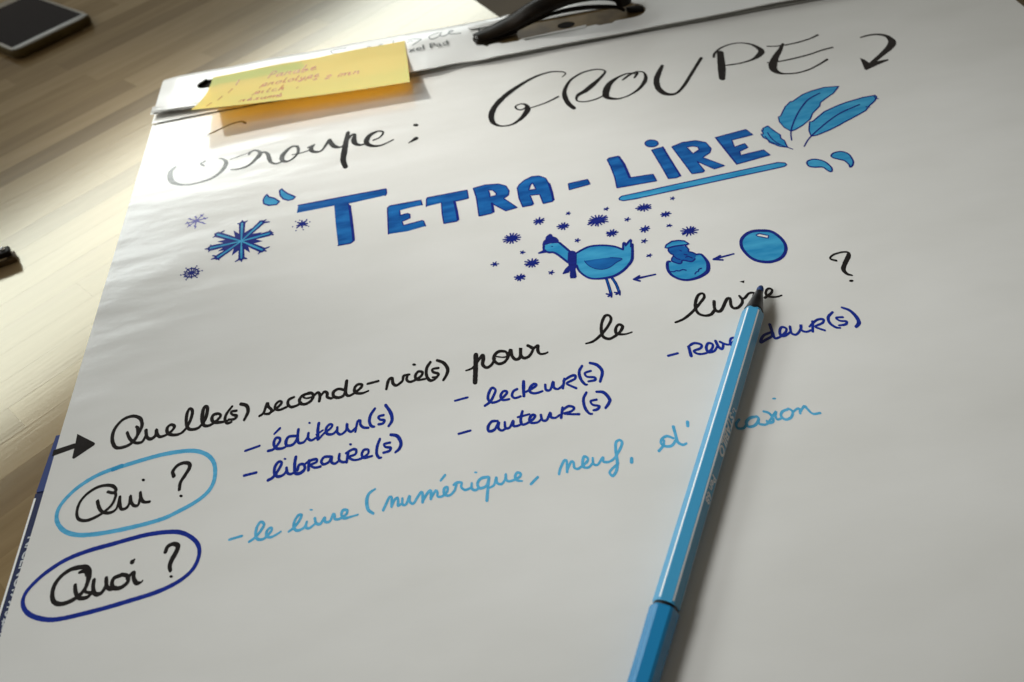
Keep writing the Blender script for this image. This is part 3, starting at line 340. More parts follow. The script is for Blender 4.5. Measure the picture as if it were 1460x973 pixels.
('drawn_snowflake',[('navy','s',0,[23339,-22891,81,23612,-22890,65]),('navy','s',1,[23339,-22891,81,23553,-23077,65]),('navy','s',2,[23339,-22891,81,23333,-23141,65]),('navy','s',0,[23339,-22891,81,23201,-23098,65]),('navy','s',1,[23339,-22891,81,23089,-22965,65]),('navy','s',2,[23339,-22891,81,23067,-22784,66]),('navy','s',0,[23339,-22891,81,23225,-22693,66]),('navy','s',1,[23339,-22891,81,23448,-22652,66]),('navy','s',2,[23339,-22891,81,23583,-22772,65]),('navy','p',3,[[23494,-22934,23452,-23010,23368,-23041,23272,-23015,23202,-22941,23184,-22848,23226,-22771,23311,-22739,23407,-22766,23477,-22840]])]),
('drawn_snowflake',[('navy','s',0,[25007,-22966,69,25150,-23002,53]),('navy','s',1,[25007,-22966,69,25012,-23118,53]),('navy','s',2,[25007,-22966,69,24887,-23036,53]),('navy','s',0,[25007,-22966,69,24885,-22874,54]),('navy','s',1,[25007,-22966,69,25101,-22831,54]),('navy','p',3,[[25088,-22988,25064,-23033,25018,-23053,24968,-23039,24933,-22997,24926,-22943,24950,-22898,24995,-22878,25045,-22892,25081,-22934]])]),
('drawn_snowflake',[('navy','s',0,[26810,-20816,71,26957,-20821,55]),('navy','s',1,[26810,-20816,71,26811,-20964,55]),('navy','s',2,[26810,-20816,71,26673,-20875,55]),('navy','s',0,[26810,-20816,71,26714,-20710,55]),('navy','s',1,[26810,-20816,71,26874,-20666,55]),('navy','p',3,[[26889,-20839,26864,-20884,26819,-20903,26770,-20888,26737,-20847,26731,-20793,26755,-20748,26801,-20729,26849,-20744,26883,-20785]])]),
('drawn_snowflake',[('navy','s',0,[28202,-19472,84,28715,-19531,68]),('navy','s',1,[28202,-19472,84,28723,-19741,67]),('navy','s',2,[28202,-19472,84,28515,-19785,67]),('navy','s',0,[28202,-19472,84,28333,-19875,67]),('navy','s',1,[28202,-19472,84,28127,-19949,67]),('navy','s',2,[28202,-19472,84,27997,-19878,67]),('navy','s',0,[28202,-19472,84,27774,-19806,68]),('navy','s',1,[28202,-19472,84,27619,-19666,68]),('navy','s',2,[28202,-19472,84,27686,-19525,68]),('navy','s',0,[28202,-19472,84,27723,-19341,68]),('navy','s',1,[28202,-19472,84,27817,-19199,68]),('navy','s',2,[28202,-19472,84,27939,-19032,68]),('navy','s',0,[28202,-19472,84,28162,-19002,68]),('navy','s',1,[28202,-19472,84,28364,-19046,68]),('navy','s',2,[28202,-19472,84,28539,-19096,68]),('navy','s',0,[28202,-19472,84,28729,-19205,68]),('navy','s',1,[28202,-19472,84,28769,-19352,68]),('navy','p',3,[[28517,-19566,28424,-19704,28247,-19754,28053,-19696,27915,-19553,27886,-19378,27979,-19238,28157,-19187,28353,-19246,28490,-19390]])]),
('drawn_snowflake',[('navy','s',0,[28873,-18613,73,29001,-18599,56]),('navy','s',1,[28873,-18613,73,28882,-18752,56]),('navy','s',2,[28873,-18613,73,28735,-18669,56]),('navy','s',0,[28873,-18613,73,28769,-18537,57]),('navy','s',1,[28873,-18613,73,28957,-18487,57]),('navy','p',3,[[28950,-18636,28925,-18680,28880,-18698,28833,-18684,28801,-18642,28797,-18589,28822,-18545,28867,-18527,28914,-18541,28946,-18583]])]),
('drawn_snowflake',[('navy','s',0,[28717,-20753,82,29054,-20761,66]),('navy','s',1,[28717,-20753,82,28902,-20923,66]),('navy','s',2,[28717,-20753,82,28754,-21008,66]),('navy','s',0,[28717,-20753,82,28557,-20982,66]),('navy','s',1,[28717,-20753,82,28439,-20897,66]),('navy','s',2,[28717,-20753,82,28436,-20710,66]),('navy','s',0,[28717,-20753,82,28477,-20582,67]),('navy','s',1,[28717,-20753,82,28699,-20485,67]),('navy','s',2,[28717,-20753,82,28877,-20488,66]),('navy','s',0,[28717,-20753,82,28985,-20637,66]),('navy','p',3,[[28890,-20803,28837,-20884,28738,-20915,28631,-20884,28557,-20802,28544,-20702,28597,-20621,28696,-20590,28803,-20621,28877,-20703]])]),
('drawn_snowflake',[('navy','s',0,[30889,-19104,83,31268,-19152,67]),('navy','s',1,[30889,-19104,83,31235,-19298,67]),('navy','s',2,[30889,-19104,83,31042,-19404,67]),('navy','s',0,[30889,-19104,83,30832,-19432,67]),('navy','s',1,[30889,-19104,83,30655,-19340,67]),('navy','s',2,[30889,-19104,83,30511,-19221,67]),('navy','s',0,[30889,-19104,83,30447,-19053,68]),('navy','s',1,[30889,-19104,83,30611,-18938,68]),('navy','s',2,[30889,-19104,83,30736,-18821,68]),('navy','s',0,[30889,-19104,83,30967,-18785,68]),('navy','s',1,[30889,-19104,83,31135,-18877,68]),('navy','s',2,[30889,-19104,83,31303,-18969,67]),('navy','p',3,[[31115,-19172,31046,-19262,30918,-19292,30779,-19250,30682,-19152,30664,-19036,30732,-18945,30861,-18915,31000,-18958,31097,-19056]])]),
('drawn_snowflake',[('navy','s',0,[29785,-19854,71,29945,-19861,55]),('navy','s',1,[29785,-19854,71,29770,-20006,55]),('navy','s',2,[29785,-19854,71,29637,-19922,55]),('navy','s',0,[29785,-19854,71,29667,-19753,55]),('navy','s',1,[29785,-19854,71,29870,-19704,55]),('navy','p',3,[[29868,-19878,29841,-19924,29792,-19943,29741,-19928,29706,-19884,29702,-19829,29730,-19783,29779,-19764,29830,-19779,29864,-19823]])]),
('drawn_snowflake',[('navy','s',0,[31873,-20015,82,32164,-20034,66]),('navy','s',1,[31873,-20015,82,32007,-20207,66]),('navy','s',2,[31873,-20015,82,31821,-20225,66]),('navy','s',0,[31873,-20015,82,31639,-20143,66]),('navy','s',1,[31873,-20015,82,31626,-19988,66]),('navy','s',2,[31873,-20015,82,31715,-19866,66]),('navy','s',0,[31873,-20015,82,31947,-19804,66]),('navy','s',1,[31873,-20015,82,32113,-19891,66]),('navy','p',3,[[32021,-20059,31972,-20128,31886,-20153,31795,-20126,31733,-20056,31725,-19970,31774,-19901,31860,-19876,31952,-19903,32013,-19973]])]),
('drawn_snowflake',[('navy','s',0,[30493,-20913,81,30749,-20939,66]),('navy','s',1,[30493,-20913,81,30620,-21086,65]),('navy','s',2,[30493,-20913,81,30434,-21178,65]),('navy','s',0,[30493,-20913,81,30268,-21085,65]),('navy','s',1,[30493,-20913,81,30236,-20901,66]),('navy','s',2,[30493,-20913,81,30338,-20763,66]),('navy','s',0,[30493,-20913,81,30587,-20656,66]),('navy','s',1,[30493,-20913,81,30748,-20764,66]),('navy','p',3,[[30639,-20956,30591,-21030,30505,-21060,30415,-21033,30354,-20960,30346,-20869,30394,-20795,30480,-20765,30571,-20792,30632,-20865]])]),
('drawn_snowflake',[('navy','s',0,[31826,-21006,69,31957,-21032,54]),('navy','s',1,[31826,-21006,69,31842,-21105,54]),('navy','s',2,[31826,-21006,69,31678,-21053,54]),('navy','s',0,[31826,-21006,69,31725,-20920,54]),('navy','s',1,[31826,-21006,69,31879,-20907,54]),('navy','p',3,[[31907,-21030,31882,-21059,31836,-21068,31786,-21053,31752,-21020,31745,-20982,31770,-20953,31816,-20944,31866,-20959,31900,-20991]])]),
('drawn_snowflake',[('navy','s',0,[30229,-21857,68,30393,-21885,53]),('navy','s',1,[30229,-21857,68,30233,-22028,53]),('navy','s',2,[30229,-21857,68,30068,-21957,53]),('navy','s',0,[30229,-21857,68,30116,-21752,53]),('navy','s',1,[30229,-21857,68,30340,-21714,53]),('navy','p',3,[[30317,-21883,30287,-21933,30234,-21954,30180,-21938,30144,-21891,30140,-21832,30171,-21781,30223,-21760,30278,-21776,30314,-21823]])]),
('drawn_snowflake',[('navy','s',0,[30211,-23055,67,30341,-23056,52]),('navy','s',1,[30211,-23055,67,30233,-23178,52]),('navy','s',2,[30211,-23055,67,30064,-23099,52]),('navy','s',0,[30211,-23055,67,30117,-22977,52]),('navy','s',1,[30211,-23055,67,30293,-22951,52]),('navy','p',3,[[30286,-23076,30261,-23114,30217,-23130,30171,-23117,30140,-23080,30136,-23033,30161,-22995,30205,-22980,30251,-22993,30282,-23030]])]),
('drawn_snowflake',[('navy','s',0,[32591,-18784,71,32702,-18788,55]),('navy','s',1,[32591,-18784,71,32608,-18918,55]),('navy','s',2,[32591,-18784,71,32465,-18850,55]),('navy','s',0,[32591,-18784,71,32503,-18687,56]),('navy','s',1,[32591,-18784,71,32664,-18664,56]),('navy','p',3,[[32658,-18804,32632,-18848,32591,-18868,32550,-18855,32524,-18815,32524,-18763,32550,-18719,32591,-18700,32633,-18712,32658,-18752]])]),
('drawn_snowflake',[('navy','s',0,[32713,-21739,79,33180,-21765,64]),('navy','s',1,[32713,-21739,79,33042,-21984,64]),('navy','s',2,[32713,-21739,79,32857,-22041,64]),('navy','s',0,[32713,-21739,79,32691,-22076,64]),('navy','s',1,[32713,-21739,79,32465,-22090,64]),('navy','s',2,[32713,-21739,79,32299,-21937,64]),('navy','s',0,[32713,-21739,79,32303,-21806,64]),('navy','s',1,[32713,-21739,79,32287,-21609,64]),('navy','s',2,[32713,-21739,79,32431,-21466,65]),('navy','s',0,[32713,-21739,79,32668,-21385,65]),('navy','s',1,[32713,-21739,79,32883,-21411,64]),('navy','s',2,[32713,-21739,79,33015,-21484,64]),('navy','s',0,[32713,-21739,79,33088,-21596,64]),('navy','p',3,[[32944,-21807,32865,-21915,32729,-21956,32586,-21914,32492,-21806,32482,-21672,32560,-21563,32697,-21522,32840,-21564,32934,-21673]])]),
('drawn_bird',[('sky','p',0,[[26542,-21831,26870,-21655,27212,-21513,27570,-21495,28061,-21594,28492,-21778,28761,-21976,28995,-22235,29137,-21735,29216,-21697,29226,-21912,29520,-21573,29569,-21617,29509,-21873,29594,-21958,29451,-22662,29312,-23149,29024,-23529,28639,-23876,28211,-24095,27779,-24171,27227,-24102,26843,-23940,26572,-23583,26417,-23199,26357,-23010]]),('navy','s',1,[26542,-21831,85,26870,-21655,93,27212,-21513,93,27570,-21495,93,28061,-21594,93,28492,-21778,92,28761,-21976,92,28998,-22224,91]),('navy','s',1,[28998,-22224,91,29130,-21733,100,29217,-21728,92,29201,-21935,76]),('navy','s',1,[29194,-21963,76,29513,-21601,107,29580,-21620,92,29431,-22121,53]),('navy','s',1,[29569,-21950,114,29407,-22649,121,29262,-23135,127,28995,-23492,112,28634,-23818,111,28221,-24053,111,27788,-24129,111,27233,-24070,89,26850,-23908,89,26578,-23551,90,26423,-23166,91,26399,-22791,91]),('blue','p',1,[[26853,-22540,27315,-22554,28227,-22637,28783,-22912,28426,-23130,28066,-23374,27743,-23455,27382,-23354,27089,-23100,26919,-22792]]),('navy','s',2,[26853,-22540,34,26919,-22792,34,27089,-23100,34,27382,-23354,34,27743,-23455,34,28066,-23374,34,28426,-23130,34,28783,-22912,34,28223,-22653,34]),('navy','s',0,[27679,-24199,126,27683,-24616,125,27672,-25320,131]),('navy','s',0,[27975,-24225,125,28072,-24723,124,28093,-25327,130]),('blue','s',2,[27679,-24283,37,27689,-24672,37,27683,-25215,29]),('blue','s',2,[27982,-24311,37,28078,-24779,37,28102,-25221,29]),('navy','s',1,[27448,-25275,73,27645,-25393,72]),('navy','s',1,[27497,-25476,72,27662,-25398,72]),('navy','s',1,[27646,-25554,72,27701,-25355,72]),('navy','s',1,[27874,-25278,73,28042,-25356,72]),('navy','s',1,[27914,-25429,72,28098,-25355,72]),('navy','s',1,[28088,-25513,72,28144,-25233,73]),('sky','p',0,[[24941,-20881,25093,-20680,25455,-20662,25834,-20771,26009,-21128,26236,-21616,25980,-22373,25467,-21516,25138,-21362,24941,-21124]]),('navy','s',1,[24969,-20706,103,24922,-21119,102,25140,-21351,102,25469,-21505,101,25982,-22403,100]),('navy','s',1,[25839,-20742,103,26014,-21099,102,26241,-21587,101]),('navy','p',1,[[24549,-21224,24870,-21074,25030,-21059,25082,-21346,24592,-21326]]),('navy','q',2,[[24898,-20654,25007,-20347,25122,-20256,25200,-20029,25432,-19845,25542,-19909,25588,-20111,25745,-20250,25832,-20555,25730,-20680,25427,-20592,25179,-20643,24945,-20730]]),('navy','s',3,[24955,-20671,87,25102,-20621,87,25348,-20582,87,25581,-20624,87,25770,-20679,87]),('navy','p',2,[[25448,-20936,25437,-20954,25413,-20963,25384,-20960,25357,-20946,25338,-20925,25334,-20903,25345,-20885,25369,-20876,25398,-20878,25425,-20892,25444,-20913]]),('navy','p',3,[[26132,-21646,26367,-21545,26521,-21667,26558,-21947,26398,-22725,26474,-22833,26338,-22939,26281,-23038,26234,-23651,26150,-23730,25893,-23681,25889,-23499,25987,-23071,25902,-23219,25567,-23268,25564,-23182,25750,-22890,25984,-22666,25980,-22373]])]),
('drawn_arrow',[('navy','s',0,[30159,-24525,73,29055,-24585,95]),('navy','s',0,[29015,-24596,88,29359,-24414,73]),('navy','s',0,[29015,-24596,88,29283,-24792,87])]),
('drawn_arrow',[('navy','s',0,[34377,-24080,72,33297,-24198,94]),('navy','s',0,[33277,-24215,87,33691,-24023,72]),('navy','s',0,[33277,-24215,87,33711,-24372,79])]),
('drawn_egg',[('sky','q',0,[[35012,-23292,35309,-22901,35770,-22674,36292,-22731,36751,-22962,37014,-23518,37062,-24121,36873,-24644,36468,-25040,35908,-25152,35386,-24937,35074,-24531,34920,-23853]]),('navy','c',1,[35012,-23292,131,35309,-22901,132,35770,-22674,132,36292,-22731,132,36751,-22962,131,37014,-23518,130,37062,-24121,128,36873,-24644,127,36468,-25040,126,35908,-25152,127,35386,-24937,127,35074,-24531,128,34920,-23853,130]),('white','p',1,[[35910,-22993,36108,-22931,36509,-23216,36406,-23401,35967,-23118]]),('navy','o',2,[35910,-22993,51,36108,-22931,51,36509,-23216,51,36406,-23401,51,35967,-23118,51])]),
('drawn_chick',[('sky','p',0,[[30996,-23756,31102,-23786,31482,-24065,31637,-24051,31766,-23859,32157,-24084,32393,-23922,32555,-23622,32774,-23655,32898,-24008,32945,-24421,32838,-24841,32658,-25069,32175,-25321,31639,-25380,31244,-25200,30940,-24812,30845,-24395,30887,-24068]]),('navy','s',1,[31102,-23786,95,30996,-23785,110,30894,-24070,124,30856,-24398,124,30943,-24802,108,31249,-25185,93,31648,-25350,100,32183,-25295,121,32641,-25064,143,32810,-24833,158,32921,-24414,144,32890,-24034,116,32769,-23671,88,32552,-23633,80]),('blue','p',1,[[31261,-22901,31442,-22657,31816,-22705,32201,-22846,32275,-23133,32229,-23295,32355,-23390,32555,-23622,32393,-23922,32157,-24084,31766,-23859,31629,-24078,31482,-24065,31205,-23758,31280,-23549,31409,-23353,31239,-23130]]),('navy','s',2,[31305,-22766,63,31247,-22956,63,31296,-23204,63,31402,-23380,63,31258,-23600,63,31201,-23785,62]),('navy','s',2,[32201,-22846,63,32275,-23133,63,32221,-23293,63,32387,-23411,62,32562,-23624,62]),('navy','s',2,[31197,-23784,62,31484,-24054,62,31637,-24051,62,31763,-23870,62,32157,-24084,62,32390,-23933,62]),('sky','p',1,[[31144,-22689,31256,-22484,31619,-22289,31961,-22316,32238,-22438,32409,-22727,32225,-22763,32002,-22729,31622,-22708,31262,-22753]]),('navy','o',2,[31144,-22689,67,31256,-22484,67,31619,-22289,68,31961,-22316,67,32238,-22438,67,32409,-22727,67,32225,-22763,67,32002,-22729,67,31622,-22708,67,31262,-22753,67]),('navy','s',2,[30922,-24529,54,31114,-24582,54,31240,-24534,54,31373,-24599,54,31576,-24543,54,31718,-24639,54]),('navy','s',2,[32077,-25018,54,32191,-24883,54,32285,-24881,54,32364,-24736,54,32508,-24692,54]),('navy','s',2,[31825,-23092,56,31881,-23167,55]),('navy','s',2,[31415,-23471,55,31513,-23672,55,31640,-23766,55]),('navy','s',2,[31966,-23686,55,32122,-23672,55,32268,-23829,55]),('navy','s',2,[31955,-23451,55,32082,-23545,55])]),
('handwritten_word',[('black','s',0,[38984,-25947,109,38793,-25782,96,38812,-25642,83,39059,-25488,83,39452,-25431,83,39750,-25516,96,39678,-25777,164,39289,-26276,163,39062,-26649,162,39105,-26985,121,39291,-27144,67]),('black','p',0,[[39211,-27524,39179,-27563,39128,-27584,39072,-27581,39026,-27556,39001,-27514,39005,-27468,39037,-27429,39087,-27408,39144,-27411,39190,-27436,39215,-27478]])]),
('handwritten_word',[('black','s',0,[30243,-28048,82,30690,-27916,103,31221,-27553,110,31814,-26993,111,32061,-26695,111,32043,-26458,98,31807,-26521,112,31559,-26924,125,31421,-27402,124,31478,-27773,116,31739,-27973,109,32030,-27950,116,32267,-27709,123]),('black','p',0,[[33992,-26127,34273,-26097,34195,-26291]]),('black','s',0,[32416,-27138,124,32302,-27570,123,32327,-27780,129,32461,-27866,122,32650,-27714,123,32915,-27324,123,33086,-27122,117,33209,-27134,110,33168,-27340,116,33111,-27633,116,33183,-27831,115,33395,-27836,115,33643,-27622,116,33744,-27367,109,33716,-27178,103,33690,-27092,96]),('black','s',0,[33698,-27235,89,33850,-27318,96,34020,-27182,103,34151,-27061,96,34307,-27025,96,34429,-27111,103,34316,-27340,109,34311,-27546,102]),('black','s',0,[34818,-27528,108,35039,-27406,102,35228,-27276,102,35322,-27092,95,35227,-26971,96,35082,-27026,96,34949,-27252,102,34982,-27469,95,35223,-27596,81,35430,-27616,74,35622,-27580,67])]),
('handwritten_word',[('black','s',0,[25789,-28342,69,26139,-28287,97,26551,-28004,111,27008,-27529,112,27281,-27098,113,27271,-26811,106,27066,-26756,113,26811,-27177,113,26684,-27644,126,26676,-28085,125,26910,-28311,110,27212,-28223,104,27552,-27968,111,27727,-27667,125,27587,-27501,105,27403,-27682,111,27330,-28009,125,27510,-28154,104,27782,-28205,76,28077,-28154,62])]),
('handwritten_word',[('black','s',0,[20475,-27760,186,20378,-28543,184,20254,-29453,181]),('black','s',0,[19905,-28631,71,20216,-28549,85,20500,-28197,106,20785,-27858,128,20815,-28038,142,20734,-28444,141,20902,-28693,119,21164,-28552,106,21346,-28219,106]),('black','s',0,[21885,-27877,99,21609,-27807,121,21374,-27988,128,21300,-28303,127,21477,-28583,119,21761,-28560,112,21973,-28283,113,21948,-27941,99,21753,-27795,85]),('black','s',0,[21431,-28098,64,21802,-28239,64,22135,-28132,64]),('black','s',0,[21961,-28374,98,22173,-27854,128,22191,-28242,127,22329,-28515,119,22553,-28429,126,22673,-27836,127,22613,-28254,127,22716,-28517,119,22967,-28486,112,23185,-28207,112,23235,-27979,113,23037,-27783,127]),('black','s',0,[23048,-27805,99,23251,-28012,106,23519,-27887,106,23458,-28181,126,23517,-28435,105,23740,-28491,84,23904,-28438,70])]),
('handwritten_word',[('black','s',0,[3821,-28285,106,3933,-28399,106,3958,-28668,120]),('black','s',0,[3820,-29155,119,3982,-28804,120,4094,-28393,128,4054,-28073,136,3895,-27768,137,3538,-27566,123,3121,-27630,123,2828,-27963,122,2703,-28419,136,2787,-28959,135,3060,-29364,126,3514,-29383,119,3825,-29181,119,3967,-28800,120,3873,-28341,106]),('black','s',0,[3416,-28542,106,3606,-28933,120,3908,-29261,111,4262,-29299,111,4397,-28944,104]),('black','s',0,[4344,-28627,135,4463,-29045,126,4666,-29221,126,4883,-29056,126,4862,-28704,120,4970,-29033,119,5149,-29204,111,5483,-29109,104,5696,-28899,119,5736,-28689,119,5544,-28574,112,5393,-28741,127,5476,-29065,126,5780,-29239,111,6124,-29215,103,6363,-28924,111,6509,-28430,127,6517,-27939,120,6354,-27783,113,6269,-28105,128,6313,-28649,126,6483,-29039,118,6773,-29124,110,7005,-29031,111,7233,-28601,134,7267,-27982,135,7141,-27816,113,7059,-28023,143,7074,-28563,156,7210,-28991,125,7496,-29058,110,7820,-28828,111,7971,-28598,111,7848,-28435,104,7605,-28467,126,7563,-28723,126,7727,-28938,118,8118,-29003,103,8393,-28963,73]),('black','s',0,[8489,-28139,97,8276,-28492,111,8205,-28830,118,8339,-29125,110,8546,-29104,88]),('black','s',0,[8731,-28466,104,8483,-28452,96,8537,-28643,96,8760,-28785,125,8672,-28958,103,8388,-28918,88]),('black','s',0,[8909,-28085,127,9207,-28265,141,9309,-28649,140,9161,-29126,102])]),
('handwritten_word',[('black','s',0,[9898,-29054,102,10083,-28904,110,10221,-28355,111,10307,-28601,110,10461,-28816,110,10369,-29016,109,10158,-28993,95]),('black','s',0,[10369,-29016,87,10770,-28711,110,10933,-28481,110,10821,-28363,103,10653,-28504,110,10633,-28768,110,10851,-28909,102,11196,-28813,95]),('black','s',0,[11522,-28278,103,11280,-28383,117,11244,-28645,117,11408,-28864,109,11687,-28841,109,11892,-28711,95]),('black','s',0,[12368,-28236,103,12015,-28242,110,11812,-28466,124,11858,-28748,124,12107,-28852,116,12382,-28694,116,12479,-28400,109,12296,-28173,95,11983,-28326,88,12130,-28497,73,12446,-28483,87]),('black','s',0,[12446,-28483,87,12687,-28268,110,12798,-28477,124,12771,-28832,109]),('black','s',0,[12800,-28569,87,13006,-28299,109,13149,-28426,124,13153,-28654,109,13330,-28787,94,13505,-28739,87]),('black','s',0,[14030,-28457,101,13712,-28288,109,13466,-28411,124,13469,-28685,123,13715,-28835,115,13995,-28676,116,14100,-27873,132]),('black','s',0,[14100,-27873,132,14044,-28506,130,14135,-28801,108,14345,-28807,94,14768,-28499,108,14841,-28287,109,14630,-28236,102,14487,-28431,116,14521,-28713,115,14835,-28835,93,15151,-28757,72]),('black','s',0,[15123,-28310,94,15654,-28255,94]),('black','s',0,[16023,-28851,100,16146,-28330,122,16326,-28235,108,16349,-28565,122,16517,-28744,107,16807,-28539,107,16891,-28235,108,17175,-28212,86]),('black','s',0,[17105,-28194,94,17020,-28499,107,17221,-28687,100,17689,-28479,107,17810,-28229,108,17604,-28131,101,17449,-28373,115,17539,-28645,100,17923,-28675,85]),('black','s',0,[18237,-27673,108,18037,-28003,122,17993,-28461,121,18124,-28817,120,18333,-28822,92,18519,-28683,71]),('black','s',0,[18594,-28142,100,18311,-28147,93,18333,-28340,107,18567,-28510,107,18484,-28675,92,18274,-28669,78]),('black','p',0,[[17532,-27658,17516,-27697,17479,-27719,17429,-27718,17380,-27695,17346,-27655,17335,-27609,17350,-27570,17388,-27548,17438,-27549,17487,-27573,17521,-27613]]),('black','s',0,[18576,-27637,116,18877,-27884,137,19034,-28302,135,18956,-28656,120,18770,-28960,92])]),
('handwritten_word',[('ultra','s',0,[9364,-30982,85,10028,-30845,85]),('ultra','s',0,[10445,-31229,98,10710,-31183,105,10959,-30827,105,10947,-30615,99,10775,-30576,106,10690,-30848,112,10810,-31165,105,11116,-31235,98,11345,-31123,84]),('ultra','s',0,[10691,-30303,85,10929,-30044,100]),('ultra','s',0,[11695,-30663,98,11389,-30634,106,11265,-30856,119,11311,-31115,112,11581,-31136,105,11771,-30848,105,11817,-30311,106]),('ultra','s',0,[11817,-30311,106,11805,-30856,112,11882,-31106,104,12117,-31094,90,12296,-30802,84]),('ultra','s',0,[12304,-30636,98,12300,-30929,105,12453,-31089,97,12686,-30976,83]),('ultra','s',0,[12782,-30170,113,12743,-30570,119,12756,-31093,118]),('ultra','s',0,[12682,-30808,77,12982,-30626,70]),('ultra','s',0,[12790,-31100,90,13053,-30811,91,13321,-30620,91,13420,-30431,91,13283,-30356,98,13130,-30576,105,13190,-30884,104,13461,-30947,90,13661,-30742,91]),('ultra','s',0,[13660,-30615,98,13663,-30911,104,13832,-31059,97,14067,-30879,97,14115,-30509,105,14135,-30810,104,14303,-31018,97,14506,-30855,90]),('ultra','s',0,[14505,-31065,83,14611,-30497,98,14733,-30458,98,14744,-30699,97,14877,-30900,97,15112,-30972,90]),('ultra','s',0,[15440,-29915,98,15227,-30256,112,15166,-30628,111,15248,-30902,103,15382,-30976,83]),('ultra','s',0,[15837,-30401,97,15598,-30430,90,15661,-30617,90,15862,-30707,104,15789,-30877,103,15586,-30880,90]),('ultra','s',0,[15957,-29837,119,16179,-30353,132,16217,-30791,117,16052,-31091,96]),('ultra','p',0,[[12402,-30063,12395,-30096,12373,-30116,12342,-30118,12311,-30101,12288,-30071,12278,-30034,12285,-30001,12307,-29981,12338,-29979,12369,-29996,12393,-30027]])]),
('handwritten_word',[('ultra','s',0,[9428,-32360,96,9984,-32320,89]),('ultra','s',0,[10545,-32858,108,10767,-32752,108,11007,-32376,109,11120,-32045,103,10983,-31958,103,10830,-32178,116,10819,-32530,116,10996,-32765,108,11254,-32705,95,11374,-32498,88]),('ultra','s',0,[11355,-32375,102,11415,-32664,102,11583,-32756,88,11775,-32666,88]),('ultra','s',0,[11760,-31870,117,11726,-32301,123,11778,-32745,115,12009,-32796,115,12198,-32604,115,12123,-32351,102,11925,-32346,102,11871,-32609,102]),('ultra','s',0,[12381,-32211,116,12365,-32720,108]),('ultra','s',0,[12221,-32333,82,12447,-32210,102,12711,-32206,102,12715,-32366,95,12455,-32465,88,12657,-32652,88,12918,-32648,88]),('ultra','s',0,[13370,-32211,95,13073,-32168,102,12945,-32378,102,13047,-32559,94,13276,-32492,94,13416,-32222,102,13407,-32522,101,13572,-32638,94,13735,-32517,88]),('ultra','s',0,[13765,-32165,102,13754,-32482,101,13932,-32641,94,14096,-32638,87]),('ultra','s',0,[14161,-32175,108,14096,-32678,101]),('ultra','s',0,[14062,-32177,81,14360,-32035,102,14525,-32097,101,14490,-32330,94,14194,-32422,88,14423,-32633,87,14750,-32628,87,15047,-32457,87,15084,-32225,88,14887,-32180,94,14785,-32397,101,14881,-32618,94,15241,-32605,87]),('ultra','s',0,[15624,-31739,95,15495,-32117,108,15459,-32511,107,15564,-32773,100,15661,-32780,73]),('ultra','s',0,[16078,-32049,94,15813,-32069,88,15874,-32245,87,16101,-32337,100,16030,-32497,100,15766,-32541,87]),('ultra','p',0,[[11330,-31876,11322,-31907,11299,-31925,11266,-31926,11232,-31910,11206,-31881,11195,-31846,11203,-31815,11226,-31797,11259,-31796,11293,-31812,11319,-31842]]),('ultra','p',0,[[14348,-31748,14338,-31782,14311,-31803,14274,-31804,14238,-31786,14211,-31753,14201,-31714,14211,-31680,14238,-31659,14275,-31657,14311,-31676,14338,-31709]]),('ultra','s',0,[16134,-31610,109,16428,-31761,128,16576,-32163,127,16497,-32468,113,16306,-32640,80])]),
('handwritten_word',[('ultra','s',0,[19212,-30341,82,19811,-30284,82]),('ultra','s',0,[20552,-30967,94,20831,-30774,101,21041,-30432,102,21144,-30147,96,20992,-29994,103,20807,-30287,109,20747,-30624,109,20888,-30858,101,21230,-30827,88,21569,-30560,102,21660,-30388,95,21498,-30322,102,21346,-30549,108,21399,-30824,94,21699,-30853,87]),('ultra','s',0,[22142,-30346,102,21960,-30434,102,21859,-30674,101,21970,-30849,94,22246,-30811,81]),('ultra','s',0,[22504,-29970,123,22438,-30418,129,22392,-30829,114]),('ultra','s',0,[22512,-30612,81,22911,-30445,94,23069,-30305,88,22944,-30230,102,22747,-30404,108,22708,-30660,108,22923,-30800,94,23269,-30753,87]),('ultra','s',0,[23462,-30402,94,23446,-30708,100,23641,-30755,94,23851,-30318,101,23825,-30668,100,24005,-30800,87,24237,-30636,80]),('ultra','s',0,[24391,-30272,101,24220,-30808,100]),('ultra','s',0,[24315,-30388,81,24656,-30203,101,24901,-30173,101,24860,-30388,94,24455,-30556,87,24619,-30773,87,24821,-30955,93]),('ultra','s',0,[25337,-29689,95,25138,-30005,108,25120,-30452,114,25251,-30822,100,25345,-30863,73]),('ultra','s',0,[25669,-30092,94,25382,-30157,87,25437,-30396,87,25753,-30518,100,25754,-30679,100,25446,-30693,86]),('ultra','s',0,[25733,-29604,108,26034,-29817,128,26180,-30264,127,25958,-30836,93])]),
